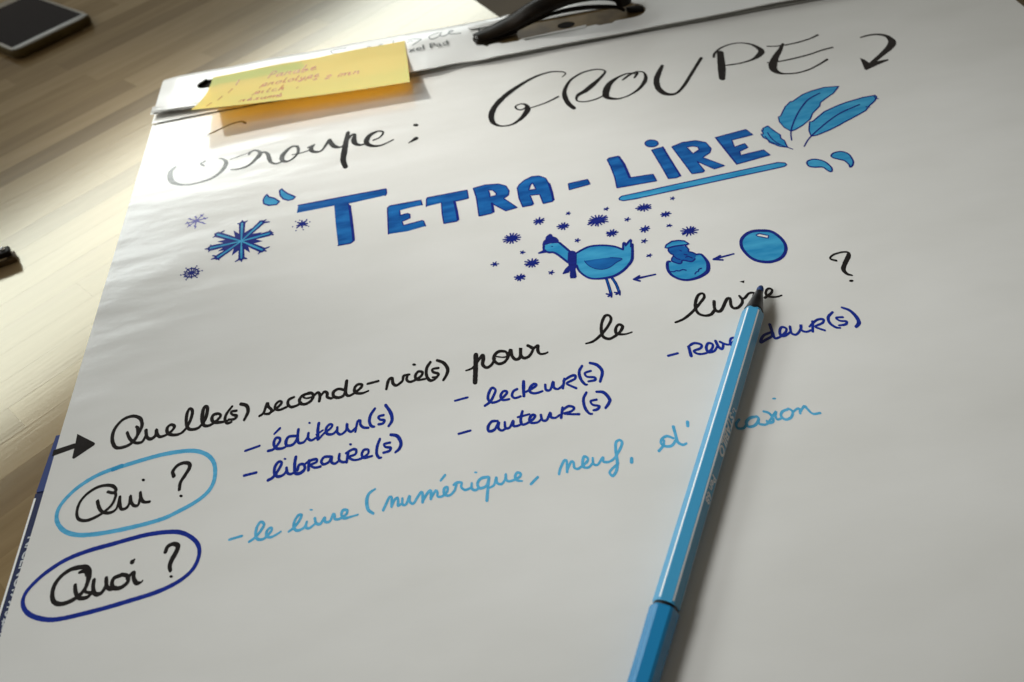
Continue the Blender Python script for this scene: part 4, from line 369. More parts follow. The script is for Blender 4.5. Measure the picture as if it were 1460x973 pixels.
('handwritten_word',[('ultra','s',0,[19204,-32286,86,19750,-32224,79]),('ultra','s',0,[21018,-31984,92,20758,-31948,99,20564,-32192,112,20566,-32456,105,20833,-32420,98,21062,-32061,99,21002,-32377,98,21143,-32558,91,21353,-32459,78]),('ultra','s',0,[21331,-32124,92,21321,-32452,98,21517,-32457,91,21713,-32131,99,21687,-32415,98,21878,-32459,85,22016,-32410,78]),('ultra','s',0,[22198,-31701,99,22057,-32129,112,22080,-32424,98,22276,-32429,85,22598,-32257,98,22725,-32079,92,22603,-32008,98,22439,-32220,105,22504,-32442,91,22795,-32469,84,22947,-32339,78]),('ultra','s',0,[21946,-31978,79,22482,-31937,79]),('ultra','s',0,[22986,-32099,98,23004,-32394,98,23194,-32439,91,23419,-32076,98,23410,-32324,97,23593,-32409,84,23810,-32294,78]),('ultra','s',0,[24008,-31922,98,23845,-32469,97]),('ultra','s',0,[23945,-32092,78,24277,-31901,98,24515,-32043,91,24351,-32214,84,24014,-32259,84,24322,-32374,84,24667,-32456,90]),('ultra','s',0,[25222,-31314,92,25021,-31654,105,24989,-32156,110,25114,-32520,96,25236,-32566,71]),('ultra','s',0,[25584,-31832,91,25314,-31853,85,25368,-32078,84,25634,-32226,97,25503,-32380,103,25337,-32390,84]),('ultra','s',0,[25677,-31381,92,25986,-31500,124,26160,-31929,123,26076,-32163,110,25883,-32387,90])]),
('handwritten_word',[('ultra','s',0,[29355,-30053,93,29820,-30004,86]),('ultra','s',0,[30411,-29782,119,30365,-30309,125]),('ultra','s',0,[30392,-29730,93,30711,-29576,100,31007,-29746,99,30911,-29956,99,30573,-30056,99,30715,-30277,92,31045,-30315,92,31363,-30164,98,31518,-29877,92,31353,-29740,99,31179,-29977,112,31192,-30278,105,31464,-30282,91,31669,-30056,85]),('ultra','s',0,[31712,-29691,112,31733,-30072,111,31851,-30242,98,31990,-29951,98,31890,-29784,92]),('ultra','s',0,[31991,-29904,85,32217,-30056,85,32540,-29904,92,32660,-29745,92,32469,-29696,92,32336,-29898,98,32330,-30131,91,32437,-30224,85]),('ultra','s',0,[34297,-29789,91,33953,-29890,98,33737,-30118,97,33666,-30287,97,33957,-30174,97,34284,-30023,97,34394,-29670,111,34436,-29295,112]),('ultra','s',0,[34405,-29481,98,34377,-29857,111,34364,-30185,97,34567,-30190,90,34911,-29995,97,35068,-29750,91,34917,-29595,98,34754,-29764,104,34676,-30077,104,34848,-30169,90,35146,-30009,84]),('ultra','s',0,[35274,-29660,98,35192,-30068,97,35379,-30211,90,35695,-29914,97,35794,-29651,97,35694,-30009,97,35873,-30169,90,36099,-30114,77]),('ultra','s',0,[36375,-29610,104,36141,-30220,96]),('ultra','s',0,[36120,-29881,77,36585,-29569,97,36884,-29599,97,36766,-29810,90,36370,-29946,84,36506,-30125,83,36682,-30285,89]),('ultra','s',0,[37467,-29264,91,37155,-29524,110,37078,-29892,109,37221,-30216,96,37401,-30311,76]),('ultra','s',0,[37779,-29689,90,37481,-29659,84,37565,-29875,83,37826,-29992,96,37724,-30157,96,37418,-30153,83]),('ultra','s',0,[37991,-29087,91,38254,-29375,123,38368,-29845,141,38326,-30219,140,38102,-30427,108])]),
('handwritten_word',[('black','s',0,[3123,-31850,99,3411,-31967,106,3498,-31831,113,3302,-31577,114,2945,-31458,107,2551,-31489,107,2140,-31751,107,1898,-32161,106,1885,-32688,105,2066,-33063,104,2453,-33205,104,2883,-33089,104,3227,-32865,104,3464,-32577,105,3543,-32135,106,3435,-31918,92]),('black','s',0,[2732,-32266,120,2888,-32641,119,3106,-32914,104,3454,-33026,104,3714,-32857,90,3751,-32258,105]),('black','s',0,[3751,-32258,105,3826,-32655,119,3959,-32948,104,4182,-32921,104,4267,-32675,104,4247,-32305,105,4321,-32611,105,4499,-32877,104,4695,-32882,97,4722,-32470,98]),('black','s',0,[4681,-32230,105,4770,-32557,118,4939,-32784,104,5207,-32827,90]),('black','s',0,[6127,-31651,141,6043,-31393,120,6203,-31108,121,6493,-31011,121,6762,-31112,135,6808,-31364,148,6657,-31729,133,6493,-32086,119,6492,-32459,118]),('black','p',0,[[4789,-31575,4785,-31613,4759,-31637,4720,-31638,4676,-31618,4641,-31581,4623,-31538,4627,-31499,4652,-31476,4692,-31474,4735,-31494,4771,-31531]]),('black','p',0,[[6703,-32849,6697,-32886,6672,-32908,6633,-32910,6591,-32891,6558,-32856,6542,-32814,6547,-32777,6573,-32755,6611,-32753,6653,-32772,6687,-32808]])]),
('drawn_oval',[('teal','s',0,[3501,-30499,145,2470,-30771,145,1690,-31221,144,1207,-31741,143,966,-32264,142,986,-32758,141,1183,-33170,140,1570,-33581,138,2149,-33869,137,2880,-34001,136,3716,-34034,136,4477,-34015,136,5359,-33949,135,6045,-33840,135,6604,-33635,135,7273,-33333,136,7748,-32984,137,7995,-32579,137,8068,-32049,139,7962,-31388,141,7635,-30867,142,7117,-30502,143,6482,-30332,144,5453,-30288,145,4447,-30390,145,3521,-30534,145])]),
('drawn_oval',[('sky','s',2,[3131,-30625,145,3519,-30525,145])]),
('handwritten_word',[('black','s',0,[2704,-35795,92,2947,-35778,132,3062,-35968,131]),('black','s',0,[3423,-36860,90,3156,-36742,90,3178,-36224,156,3135,-35849,158,2978,-35636,158,2774,-35554,146,2284,-35575,133,1912,-35835,132,1731,-36228,144,1764,-36690,143,1952,-37015,135,2283,-37145,128,2685,-37065,128,2996,-36839,129,3161,-36483,130,3133,-36016,131]),('black','s',0,[2651,-36380,117,2759,-36727,129,2974,-37014,122,3284,-37057,115,3486,-36873,103]),('black','s',0,[3428,-36307,130,3475,-36676,129,3626,-36965,128,3870,-36981,122,4016,-36655,122,3948,-36314,117]),('black','s',0,[3955,-36348,117,4041,-36693,122,4241,-36875,115,4445,-36839,102]),('black','s',0,[4588,-36311,116,4297,-36384,129,4255,-36638,135,4389,-36860,128,4696,-36889,128,4929,-36676,128,4848,-36397,123,4581,-36277,110]),('black','s',0,[4866,-36500,103,5101,-36283,116,5150,-36557,128,5317,-36819,134,5499,-36824,77,5560,-36758,51]),('black','s',0,[5023,-35663,59,4947,-35756,157]),('black','s',0,[6335,-35559,137,6394,-35330,125,6632,-35255,125,6838,-35388,150,6814,-35658,163,6679,-36004,161,6630,-36296,148,6694,-36528,109]),('black','p',0,[[6847,-36829,6841,-36860,6815,-36879,6776,-36880,6734,-36862,6701,-36832,6685,-36796,6691,-36764,6717,-36746,6756,-36745,6798,-36762,6831,-36793]])]),
('drawn_oval',[('ultra','c',0,[3906,-34685,134,4583,-34602,134,5456,-34537,134,6349,-34605,133,6941,-34779,132,7462,-35171,131,7766,-35616,130,7827,-36106,128,7676,-36610,127,7304,-36993,126,6742,-37268,126,6053,-37449,126,5123,-37581,126,4252,-37691,126,3379,-37768,126,2500,-37813,126,1894,-37757,127,1236,-37504,128,788,-37166,129,541,-36736,130,554,-36287,131,862,-35822,133,1315,-35411,133,1973,-35035,134,2861,-34803,134])]),
('drawn_arrow',[('black','p',0,[[-110,-28785,829,-28606,914,-28608,877,-28033,1888,-28798,1925,-28875,1887,-28961,1044,-29556,945,-29483,929,-28921,-102,-29161]])]),
('handwritten_word',[('teal','s',0,[9070,-35561,77,9603,-35493,77]),('teal','s',0,[9942,-35848,77,10206,-35675,90,10431,-35374,97,10525,-35111,97,10371,-34972,91,10231,-35190,97,10195,-35534,96,10308,-35800,96,10587,-35824,83,10874,-35502,90,10834,-35354,84,10686,-35463,96,10671,-35703,96,10833,-35821,83,11075,-35754,70,11285,-35638,58])]),
('handwritten_word',[('teal','s',0,[11628,-35711,76,11838,-35566,89,12044,-35293,96,12145,-35015,97,12000,-34999,90,11855,-35253,96,11838,-35566,96,12000,-35741,89,12274,-35659,83,12389,-35402,83]),('teal','s',0,[12389,-35402,83,12354,-35641,89,12493,-35740,83,12736,-35582,76]),('teal','s',0,[12728,-35297,90,12797,-35560,95,12984,-35620,89,13152,-35352,89,13181,-35571,89,13386,-35579,83,13524,-35254,89,13588,-35375,89,13589,-35517,83,13788,-35559,82,14066,-35406,89,14128,-35205,89,13941,-35165,96,13880,-35366,95,14004,-35570,95,14283,-35559,70,14593,-35519,57]),('teal','p',0,[[12635,-34854,12625,-34877,12598,-34890,12560,-34889,12522,-34874,12494,-34849,12483,-34821,12492,-34798,12520,-34786,12557,-34787,12595,-34802,12624,-34827]])]),
('handwritten_word',[('teal','s',0,[15350,-34390,64,15075,-34574,96,14974,-34919,121,15029,-35364,108,15242,-35602,88]),('teal','s',0,[15671,-35530,94,15824,-35205,95,15958,-34943,95,16050,-35000,95,16034,-35430,94]),('teal','s',0,[16034,-35430,82,16169,-35135,89,16298,-35054,89,16321,-35240,95,16312,-35454,88,16470,-35381,76]),('teal','s',0,[16513,-35137,82,16500,-35423,88,16653,-35457,82,16828,-35075,95,16814,-35348,88,16962,-35488,81,17164,-35207,88,17333,-34988,95,17388,-35110,95,17364,-35503,94]),('teal','s',0,[17366,-35468,81,17608,-35085,95,17750,-35021,95,17723,-35415,94]),('teal','s',0,[17745,-35370,81,17955,-35051,88,18025,-35191,88,18013,-35356,81,18209,-35398,81,18443,-35195,88,18461,-34979,82,18332,-35024,94,18309,-35311,94,18518,-35415,81,18752,-35226,81,18876,-34886,82]),('teal','s',0,[18747,-34931,82,18879,-34849,88,19094,-34897,82,19056,-35110,88,19213,-35291,81,19467,-35237,81]),('teal','s',0,[19520,-35028,81,19494,-35280,87,19637,-35399,81,19832,-35318,81]),('teal','s',0,[20259,-34858,88,19945,-34863,94,19764,-35082,94,19830,-35339,93,20116,-35285,87,20285,-34901,88]),('teal','s',0,[20285,-34901,88,20174,-35429,99,20065,-35997,110]),('teal','s',0,[20257,-35411,62,20455,-35309,81,20593,-34947,81,20590,-35228,87,20762,-35340,80,20941,-35158,81,21010,-34876,81,21002,-35172,87,21144,-35277,80,21531,-35178,87,21648,-35019,87,21506,-34912,87,21385,-35109,93,21451,-35308,80,21659,-35377,55]),('teal','s',0,[18209,-34589,76,18417,-34358,89]),('teal','s',0,[21995,-35612,86,22330,-35334,86]),('teal','p',0,[[19824,-34529,19811,-34552,19782,-34565,19744,-34563,19708,-34548,19683,-34523,19676,-34495,19689,-34472,19718,-34459,19755,-34460,19792,-34476,19817,-34501]])]),
('handwritten_word',[('teal','s',0,[23243,-35377,86,23335,-35137,92,23556,-34773,93,23666,-34759,87,23656,-34984,92,23597,-35345,92]),('teal','s',0,[23628,-35240,80,23851,-34877,86,23947,-34937,86,23929,-35196,86,24053,-35298,79,24223,-35225,80,24512,-35027,86,24578,-34852,86,24442,-34745,93,24332,-34986,98,24312,-35245,92,24514,-35327,79,24736,-35153,80]),('teal','s',0,[24787,-34900,80,24759,-35195,86,24930,-35271,79,25214,-34959,86,25198,-35182,85,25436,-35235,79,25721,-35074,79,26027,-34685,92,26177,-34387,93,26097,-34235,87,25913,-34349,93,25815,-34790,104,25762,-35309,103,25637,-35728,96,25432,-35961,90,25330,-35807,84,25402,-35675,78,25626,-35503,79,25787,-35390,73]),('teal','s',0,[26389,-35286,109,26343,-35456,121])]),
('handwritten_word',[('teal','s',0,[27595,-35166,97,27841,-34940,79,27937,-34692,79]),('teal','s',0,[28352,-34671,79,28114,-34499,92,27867,-34598,92,27781,-34810,91,27920,-34996,91,28195,-35021,91,28411,-34801,85]),('teal','s',0,[28512,-34079,111,28491,-34508,104,28480,-34894,103,28646,-35086,90,28813,-35048,72]),('teal','s',0,[29167,-33969,111,29118,-34165,110]),('teal','s',0,[30011,-34390,73,29878,-34517,91,29750,-34839,72,29586,-35034,60]),('teal','s',0,[31325,-34341,85,31135,-34535,90,31123,-34768,90,31357,-34823,84,31533,-34668,78]),('teal','s',0,[32079,-34359,84,31790,-34371,103,31570,-34558,102,31585,-34798,90,31871,-34787,90,32117,-34528,90,32108,-34366,78]),('teal','s',0,[32105,-34525,84,32071,-34755,90,32354,-34845,77,32625,-34608,78,32960,-34287,84,32852,-34502,90,32874,-34706,83,33074,-34674,78]),('teal','s',0,[32461,-34169,85,32641,-34292,90,32709,-34548,90,32661,-34775,89,32432,-34800,83,32424,-34680,72]),('teal','s',0,[33467,-34287,84,33223,-34350,90,33085,-34557,90,33193,-34782,89,33464,-34727,89,33630,-34447,84,33510,-34257,78]),('teal','s',0,[33617,-34484,72,33854,-34355,78,33959,-34380,84,33899,-34607,83]),('teal','s',0,[33893,-34589,71,34198,-34284,84,34266,-34437,89,34399,-34749,77,34701,-34781,83]),('teal','p',0,[[33203,-33619,33183,-33643,33146,-33655,33102,-33652,33063,-33635,33039,-33608,33038,-33579,33058,-33555,33095,-33543,33139,-33545,33178,-33563,33202,-33590]])])]

def spline(p,closed,step=.00045):
    n=len(p)
    if n==1: return p
    out=[]
    segs=n if closed else n-1
    for i in range(segs):
        if closed: P=[p[(i+q)%n] for q in(-1,0,1,2)]
        else: P=[p[max(0,min(n-1,i+q))] for q in(-1,0,1,2)]
        d=math.dist(P[1][:2],P[2][:2]); m=max(2,min(14,int(d/step)))
        for k in range(m):
            t=k/m
            out.append(tuple(.5*((2*b)+(c-a)*t+(2*a-5*b+4*c-d_)*t*t+(-a+3*b-3*c+d_)*t**3) for a,b,c,d_ in zip(*P)))
    if not closed: out.append(p[-1])
    return out
WK=1.30; WY=1.28
def ribbon(bm,pts,closed,z,hf,wob=0):
    n=len(pts); L=[];Rr=[]; pn=None
    for i,(x,y,w) in enumerate(pts):
        a=pts[(i-1)%n] if closed else pts[max(i-1,0)]; b=pts[(i+1)%n] if closed else pts[min(i+1,n-1)]
        dx,dy=b[0]-a[0],b[1]-a[1]; l=math.hypot(dx,dy)
        if l<1e-7: nx,ny=pn or (0,1)
        else: nx,ny=-dy/l,dx/l
        pn=(nx,ny); r=max(w,.0002)*.5*WK*(1+wob*noise.noise(Vector((x*900,y*900,z*1e4))))
        zz=z+3e-7*i*(1 if n<60 else 60/n)
        ny*=WY; L.append(bm.verts.new((x+nx*r,y+ny*r,hf(x+nx*r,y+ny*r)+zz))); Rr.append(bm.verts.new((x-nx*r,y-ny*r,hf(x-nx*r,y-ny*r)+zz)))
    for i in range(n if closed else n-1):
        j=(i+1)%n
        try: bm.faces.new((L[i],L[j],Rr[j],Rr[i]))
        except ValueError: pass
    if not closed:
        for e in(0,n-1):
            x,y,w=pts[e]; r=max(w,.0002)*.5*WK; q=pts[1] if e==0 else pts[n-2]
            a0=math.atan2(y-q[1],x-q[0]); fan=[]
            zz=z+3e-7*e*(1 if n<60 else 60/n)
            for k in range(7):
                a=a0-math.pi/2+math.pi*k/6; fan.append(bm.verts.new((x+r*math.cos(a),y+r*WY*math.sin(a),hf(x+r*math.cos(a),y+r*WY*math.sin(a))+zz)))
            bm.faces.new(fan)
def fillpoly(bm,loops,z,hf):
    loops=[[Vector((x,y,0)) for x,y in l] for l in loops]; allv=[v for l in loops for v in l]
    tris=tessellate_polygon(loops); tb=bmesh.new(); vs=[tb.verts.new(v) for v in allv]
    for t in tris:
        try: tb.faces.new([vs[k] for k in t])
        except ValueError: pass
    xs=[v.x for v in allv]; ys=[v.y for v in allv]; st=.003
    for ax,lo,hi in((0,min(xs),max(xs)),(1,min(ys),max(ys))):
        q=lo+st
        while q<hi:
            co=Vector((q,0,0)) if ax==0 else Vector((0,q,0)); no=Vector((1,0,0)) if ax==0 else Vector((0,1,0))
            bmesh.ops.bisect_plane(tb,geom=tb.verts[:]+tb.edges[:]+tb.faces[:],plane_co=co,plane_no=no); q+=st
    mp={v:bm.verts.new((v.co.x,v.co.y,hf(v.co.x,v.co.y)+z)) for v in tb.verts}; out=[]
    for f in tb.faces: out.append(bm.faces.new([mp[v] for v in f.verts]))
    tb.free(); return out
def ink_part(name,items,parent,hf,base=5e-5,colname=None,loc=PR,wob=.10):
    bm=bmesh.new(); mats=[]; n=0
    for c,kind,lay,d in items:
        if c not in mats: mats.append(c)
        nf=len(bm.faces); z=base+lay*2.2e-5+(n%9)*2e-6; n+=1
        if kind in('p','q'):
            loops=[[(l[i]*1e-5,l[i+1]*1e-5) for i in range(0,len(l),2)] for l in d]
            if kind=='q': loops=[[(a,b) for a,b,_ in spline([(a,b,0) for a,b in l],True,.0006)] for l in loops]
            fillpoly(bm,loops,z,hf)
        else:
            p=[(d[i]*1e-5,d[i+1]*1e-5,d[i+2]*1e-5) for i in range(0,len(d),3)]
            if kind in('o','l'):
                q=[]
                for i in range(len(p) if kind=='o' else len(p)-1):
                    a,b=p[i],p[(i+1)%len(p)]; m=max(1,int(math.dist(a[:2],b[:2])/.0008))
                    q+=[tuple(u+(v-u)*k/m for u,v in zip(a,b)) for k in range(m)]
                ribbon(bm,q if kind=='o' else q+[p[-1]],kind=='o',z,hf,wob)
            else: ribbon(bm,spline(p,kind=='c'),kind=='c',z,hf,wob)
        bm.faces.ensure_lookup_table()
        for f in bm.faces[nf:]: f.material_index=mats.index(c)
    for f in bm.faces:
        f.normal_update()
        if f.normal.z<0: f.normal_flip()
        f.smooth=True
    me=bpy.data.meshes.new(name); bm.to_mesh(me); bm.free()
    return link(name,me,[INKM[c] for c in mats],parent,loc)
for nm,items in INK: ink_part(nm,items,pad,h)
# grey marker words and small print on the header
GH=[]
def G(s):
    v=[tuple(float(q) for q in t.split(',')) for t in s.split()]; return v
def cam_to(z,px,py):
    "photo point -> point at height z"
    d=Vector(((px-730)/1200,-(py-486.5)/1200,-1)); w=Matrix([CAMR[0],CAMR[1],CAMR[2]]).transposed(); w=Matrix([CAMR[0],CAMR[1],CAMR[2]])@d
    t=(z-CAMH)/w.z; return CAMX+w.x*t,CAMY+w.y*t
hfun=lambda x,y:hz(x,y)
items=[]
for tx,ty,k,s in ((560,40,9.733,"205,165 280,150 390,155 385,165 300,225 275,240"),(560,40,9.733,"200,200 245,180 270,185"),(560,40,9.733,"640,60 570,80 515,110 505,140 560,150 640,110 668,60"),(560,40,9.733,"672,55 655,100 690,110 740,95 790,60 830,35 840,30 790,30 775,70 800,80 880,75 940,68"),(560,40,9.733,"1200,45 1195,5 1210,-20"),(660,0,9.733,"230,380 300,355 420,340"),
    (390,50,6.952,"720,135 640,145 575,160 572,175 600,187 690,183 740,180"),(390,50,6.952,"795,158 830,153 840,160"),(390,50,6.952,"920,135 945,122 990,125"),(390,50,6.952,"1040,110 1065,95 1095,105"),(390,50,6.952,"1180,80 1192,60")):
    p=[]
    for x,y in G(s):
        X_,Y_=cam_to(HZ+.0003,tx+x/k,ty+y/k); p+=[int(X_*1e5),int(Y_*1e5),75]
    items.append(('grey','s',0,p))
ink_part('marker_word',items,header,hfun,8e-5,loc=None)
# printed "xel Pad"
A=Vector(cam_to(HZ,583,76)); B=Vector(cam_to(HZ,642,64)); tv=(B-A)
text('printed_word','xel Pad',tv.length/3.0,INKM['grey'],header,Matrix.Translation((A.x,A.y,HZ+.0006))@Matrix.Rotation(math.atan2(tv.y,tv.x),4,'Z')).location=(0,0,0)
# ------------------------------------------------ sticky note, springing up at its lower edge
sn=thing('sticky_note','yellow sticky note with faint red handwriting, stuck over the top strip of the pad','sticky note',(.04,.043,HZ))
NB0=Vector((.0415,.0425)); NB1=Vector((.1860,.0440)); NF0=Vector((.0365,-.0185)); NF1=Vector((.1872,-.0245))
def npos(u,v):
    "u along the note, v from glued top (0) to free lower edge (1)"
    a=NB0.lerp(NB1,u); b=NF0.lerp(NF1,u); p=a.lerp(b,v)
    zf=.0165*(1-u)**1.3+.0105*(1-(1-u)**1.3)-.0008*math.sin(u*math.pi)
    z0=HZ+.0009
    z=z0+(zf-z0)*max(0,(v-.22)/.78)**1.5
    z=max(z,hz(p.x,max(p.y,.0))+.0007) if v<.6 else z
    return Vector((p.x,p.y,z))
bm=bmesh.new(); NU,NV=60,30
for dz in(0,):
    g=[[bm.verts.new(npos(i/NU,j/NV)) for i in range(NU+1)] for j in range(NV+1)]
    for j in range(NV):
        for i in range(NU): bm.faces.new((g[j][i],g[j+1][i],g[j+1][i+1],g[j][i+1]))
leaf=obj('note_leaf',bm,note,sn,True,(-.04,-.043,-HZ))
# faint red cursive on the note
GL={'p':"0,1.5 .12,.2 .1,.35 .35,0 .6,.2 .5,.75 .15,.9 .6,1 .8,.8",'r':"0,1 .1,.15 .3,.3 .55,.15 .5,.7 .75,1",'o':".5,.1 .1,.3 .1,.8 .5,.95 .75,.5 .5,.1 .9,.25",'t':".25,-.6 .2,.7 .45,1 .7,.8",'y':"0,.1 .1,.7 .45,.7 .6,.1 .5,1 .3,1.5 0,1.4 .8,.8",'e':".05,.6 .5,.35 .4,.05 .1,.35 .2,.9 .8,.8",'i':".15,.1 .1,.8 .35,1 .5,.8",'c':".6,.2 .2,.2 .1,.8 .6,.95 .8,.8",'h':".1,-.9 .1,1 .15,.4 .5,.2 .55,.9 .8,.95",'s':".6,.1 .2,.2 .5,.7 .1,1 .8,.85",'u':"0,.1 .1,.9 .5,.8 .55,.1 .6,.9 .85,.9",'m':"0,1 .05,.1 .3,.2 .3,.95 .35,.3 .6,.15 .62,.95 .66,.3 .95,.15 1,.95",'a':".55,.15 .1,.3 .1,.9 .5,.8 .6,.15 .6,.9 .85,.85",'b':".1,-.9 .05,.9 .45,.95 .55,.4 .15,.4 .8,.7",'n':"0,1 .05,.1 .15,.35 .5,.15 .55,.95 .8,.9",'2':".05,.2 .35,-.2 .6,.1 .1,1 .7,.9",'P':".1,1 .15,-.6 .6,-.5 .5,.1 .15,.2",',':".2,.9 .05,1.3",'1':".2,-.4 .15,1",'>':".0,.4 .6,.4 .35,.1 .6,.4 .35,.8"}
def write(s,u,v,cw,ch,slope,w):
    out=[]; x=u
    for c in s:
        if c==' ': x+=cw*.7; continue
        adv={'m':1.25,'i':.6,'t':.75,'1':.5,',':.5}.get(c,.95)
        if c=="é": out.append([(x+cw*.3,v-ch*.3+slope*(x-u),w),(x+cw*.5,v-ch*.7+slope*(x-u),w)]); c='e'
        pts=[]
        for t in GL[c].split():
            a,b=map(float,t.split(',')); px=x+a*cw*adv+(.6-b)*cw*.25; pts.append((px,v+b*ch+slope*(px-u),w))
        out.append(pts); x+=cw*adv
    return out
bm=bmesh.new(); red=[]
for s,u,v,cw,ch in (("Parabe",.30,.20,.045,.085),("prototype",.28,.40,.036,.080),("pitch",.26,.61,.036,.075),(",",.47,.60,.04,.08),("résumé",.21,.82,.034,.065),("> 2 min",.53,.50,.040,.075),("1",.14,.22,.03,.09),("1",.12,.42,.03,.09),("1",.09,.63,.03,.09),("1",.06,.82,.03,.09)):
    red+=write(s,u,v,cw,ch,0,1)
for k,st_ in enumerate(red):
    sp=spline([(a,b,c) for a,b,c in st_],False,.004); prev=None
    pts=[npos(min(max(a,0.01),.99),min(max(b,0.01),.99)) for a,b,_ in sp]; Lv=[];Rv=[]
    for i,p_ in enumerate(pts):
        d=(pts[min(i+1,len(pts)-1)]-pts[max(i-1,0)]); sd=Vector((-d.y,d.x,0)); sd=sd.normalized()*.00038 if sd.length>1e-9 else Vector((0,.00026,0))
        up=Vector((0,-.00003,.00010+2e-6*(k%7))); Lv.append(bm.verts.new(p_+sd+up)); Rv.append(bm.verts.new(p_-sd+up))
    for i in range(len(pts)-1): bm.faces.new((Lv[i],Lv[i+1],Rv[i+1],Rv[i]))
obj('red_handwriting',bm,INKM['red'],leaf,False,None)
# ------------------------------------------------ felt pen
F=Vector((.3375,-.2885,0)); Bk=Vector((.2600,-.4225,0)); dirv=(F-Bk).normalized(); rot=math.atan2(dirv.y,dirv.x)
RB=.0047     # apothem of the barrel
pen=thing('felt_pen','light blue hexagonal felt pen with black cone tip and blue cap, lying across the handwriting','pen',(Bk.x,Bk.y,h(Bk.x,Bk.y)),rot)
Lb=(F-Bk).length; AX=RB*1.06+.0002
def hexring(bm,x,ap,rc=.0007,n=4):
    vs=[]; R=ap/math.cos(math.pi/6)
    for k in range(6):
        a=math.radians(60*k)      # corners at 0,60.. -> flats at 30,90 -> flat on top and bottom
        c=Vector((R*math.cos(a),R*math.sin(a))); 
        for j in(-1,1):
            a2=math.radians(60*(k+j)); c2=Vector((R*math.cos(a2),R*math.sin(a2))); q=c+(c2-c).normalized()*rc
            vs.append(q)
        # order: toward previous, toward next
    out=[bm.verts.new((x,q.x,q.y+AX)) for q in vs]
    return out
def tube(name,prof,m,parent,kind='hex',smooth=False):
    bm=bmesh.new(); rings=[]
    for x,r in prof:
        if kind=='hex': rings.append(hexring(bm,x,r))
        else: rings.append([bm.verts.new((x,r*math.cos(q/28*2*math.pi),AX+r*math.sin(q/28*2*math.pi))) for q in range(28)])
    n=len(rings[0])
    for k in range(len(rings)-1):
        for i in range(n): bm.faces.new((rings[k][i],rings[k][(i+1)%n],rings[k+1][(i+1)%n],rings[k+1][i]))
    bm.faces.new(rings[0]); bm.faces.new(rings[-1])
    return obj(name,bm,m,parent,smooth)
barrel=tube('barrel',[(.0006,RB*.97),(.0012,RB),(Lb-.0025,RB),(Lb-.0008,RB*.985),(Lb,RB*.93)],penblue,pen)
tube('collar',[(-.0014,RB*.98),(.0010,RB*.98)],blackc,pen,'round',True)
cap=tube('cap',[(-.0605,RB*.72),(-.0600,RB*.90),(-.058,RB*.98),(-.0200,RB*1.02),(-.0016,RB*1.08),(-.0009,RB*1.05)],pencapm,pen)
tube('tip_cone',[(Lb-.0010,RB*.98),(Lb+.0012,RB*.97),(Lb+.0018,RB*.92),(Lb+.0080,RB*.66),(Lb+.0118,RB*.50),(Lb+.0124,RB*.43),(Lb+.0142,RB*.40)],blackc,pen,'round',True)
tube('nib',[(Lb+.0138,.0018),(Lb+.0168,.00165),(Lb+.0182,.0011)],nibm,pen,'round',True)
# white stripes printed on the six edges
Rc=RB/math.cos(math.pi/6)
for k in range(6):
    bm=bmesh.new(); a=math.radians(60*k); c=Vector((math.cos(a),math.sin(a)))*(Rc-.00042); t=Vector((-math.sin(a),math.cos(a)))
    # a narrow cap that sits on the chamfered corner
    pr=[c+t*.00052-c.normalized()*.00012,c+t*.00032+c.normalized()*.00011,c-t*.00032+c.normalized()*.00011,c-t*.00052-c.normalized()*.00012]
    A_=[bm.verts.new((.0016,q.x,q.y+AX)) for q in pr]; B_=[bm.verts.new((Lb-.0016,q.x,q.y+AX)) for q in pr]
    for i in range(3): bm.faces.new((A_[i],A_[i+1],B_[i+1],B_[i]))
    obj('edge_stripe',bm,whitep,barrel)
# lettering on the right-hand upper face (normal at -30 degrees from +y side)
fa=math.radians(150)   # face whose outward normal points right and up
def face_frame(x,s):
    # local frame: text runs towards the cap (-x), its top points down the face
    nx=Vector((0,-math.cos(math.radians(30)),math.sin(math.radians(30))))    # outward
    run=Vector((-1,0,0)); upv=nx.cross(run)
    o_=nx*(RB+.00004)+Vector((x,0,AX))+upv*s
    m=Matrix((( run.x,upv.x,nx.x,o_.x),(run.y,upv.y,nx.y,o_.y),(run.z,upv.z,nx.z,o_.z),(0,0,0,1))); return m
def ptext(s,x,size,sh=0,b=0,off=-.0013):
    o=text('printed_lettering',s,size,whitep,barrel,face_frame(x,off),0,sh,b); o.location=(0,0,0)
ptext('STABILO',.0915,.0056,.25,.00020,-.0020)
ptext('Pen 68',.0590,.0046,.15,.00010,-.0016)
# the little swan mark above the name
bm=bmesh.new(); mw=face_frame(.0952,-.0012)
sw=[(.0002,.0024),(.0008,.0029),(.0013,.0024),(.0009,.0017),(.0006,.0010),(.0012,.0004),(.0022,.0004),(.0031,.0011),(.0024,.0013)]
for i in range(len(sw)-1):
    a=Vector(sw[i]);b=Vector(sw[i+1]); d=(b-a).normalized(); nn=Vector((-d.y,d.x))*.00022
    bm.faces.new([bm.verts.new(mw@Vector((q.x,q.y,1e-6*i))) for q in(a+nn,b+nn,b-nn,a-nn)])
obj('printed_emblem',bm,whitep,barrel)
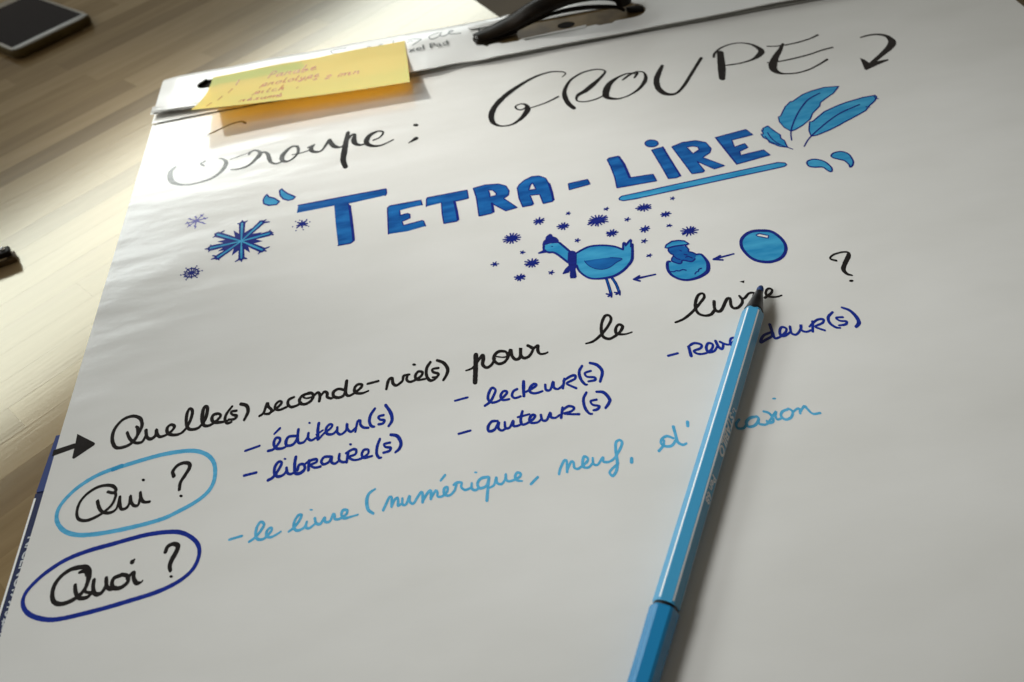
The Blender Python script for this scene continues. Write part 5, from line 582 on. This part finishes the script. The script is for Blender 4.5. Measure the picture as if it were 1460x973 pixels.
# ------------------------------------------------ phone
A=Vector(((-0.12897,0.31144))); B=Vector(((-0.19191,0.25227))); wv=(B-A); PWd=wv.length; rz=math.atan2(wv.y,wv.x)
ph=thing('smartphone','dark screened smartphone in a bronze case, lying face up beyond the pad','phone',(A.x,A.y,tz(A.y)),rz); ph.rotation_mode='ZYX'; ph.rotation_euler=(TILT,0,rz)
def rbox(bm,x0,x1,y0,y1,z0,z1,r,bv=0,n=8):
    ring=[]
    for cx,cy,a0 in((x1-r,y0+r,-90),(x1-r,y1-r,0),(x0+r,y1-r,90),(x0+r,y0+r,180)):
        for k in range(n+1):
            a=math.radians(a0+90*k/n); ring.append((cx,cy,math.cos(a),math.sin(a)))
    prof=[(r-bv,z0),(r-bv*.3,z0+bv*.3),(r,z0+bv),(r,z1-bv),(r-bv*.3,z1-bv*.3),(r-bv,z1)] if bv else [(r,z0),(r,z1)]
    rs=[[bm.verts.new((cx+q*c,cy+q*s,z)) for cx,cy,c,s in ring] for q,z in prof]
    m=len(ring)
    for k in range(len(rs)-1):
        for i in range(m): bm.faces.new((rs[k][i],rs[k][(i+1)%m],rs[k+1][(i+1)%m],rs[k+1][i]))
    bm.faces.new(rs[0]); bm.faces.new(rs[-1])
# the long side runs clockwise-left of the bottom edge
LN=-.142
bm=bmesh.new(); rbox(bm,0,PWd,LN,0,0,.0088,.0105,.0028); obj('phone_case',bm,phone_case,ph,True)
bm=bmesh.new(); rbox(bm,.0016,PWd-.0016,LN+.0016,-.0016,.0086,.0093,.0092,.0003); fr=obj('front_glass',bm,phone_side,ph,True)
bm=bmesh.new(); rbox(bm,.0040,PWd-.0040,-.0118,-.0032,.00932,.00940,.0035); obj('chin_panel',bm,phone_rim,fr,True)
bm=bmesh.new(); rbox(bm,.0048,PWd-.0048,LN+.016,-.0115,.00932,.00942,.0006); obj('screen',bm,screen,fr)
bm=bmesh.new()
for i in range(1): rbox(bm,PWd*.42,PWd*.58,-.0075,-.0066,.00931,.00936,.0004)
obj('speaker_slot',bm,phone_side,fr)
# ------------------------------------------------ dark clip at the left edge
cA=Vector(((-0.09634,-0.07933)))
cl=thing('metal_clip','small black and bronze metal clip on the table left of the pad','clip',(cA.x,cA.y,tz(cA.y)),math.radians(200)); cl.rotation_mode='ZYX'; cl.rotation_euler=(TILT,0,math.radians(200))
bm=bmesh.new(); box(bm,0,.05,-.0042,.0042,.0055,.0092,.0010); obj('upper_bar',bm,blackp,cl,True)
bm=bmesh.new(); box(bm,-.0010,.05,-.0046,.0046,0,.0042,.0011); obj('lower_bar',bm,brass,cl,True)
bm=bmesh.new(); box(bm,.004,.05,-.0036,.0036,.0042,.0055,0); obj('hinge_plate',bm,chrome,cl)
bm=bmesh.new(); bmesh.ops.create_uvsphere(bm,u_segments=12,v_segments=8,radius=.0016)
for v in bm.verts: v.co+=Vector((.004,-.001,.0096))
obj('stud',bm,chrome,cl,True)
# objects a print must not tint
scene.render.engine='CYCLES'
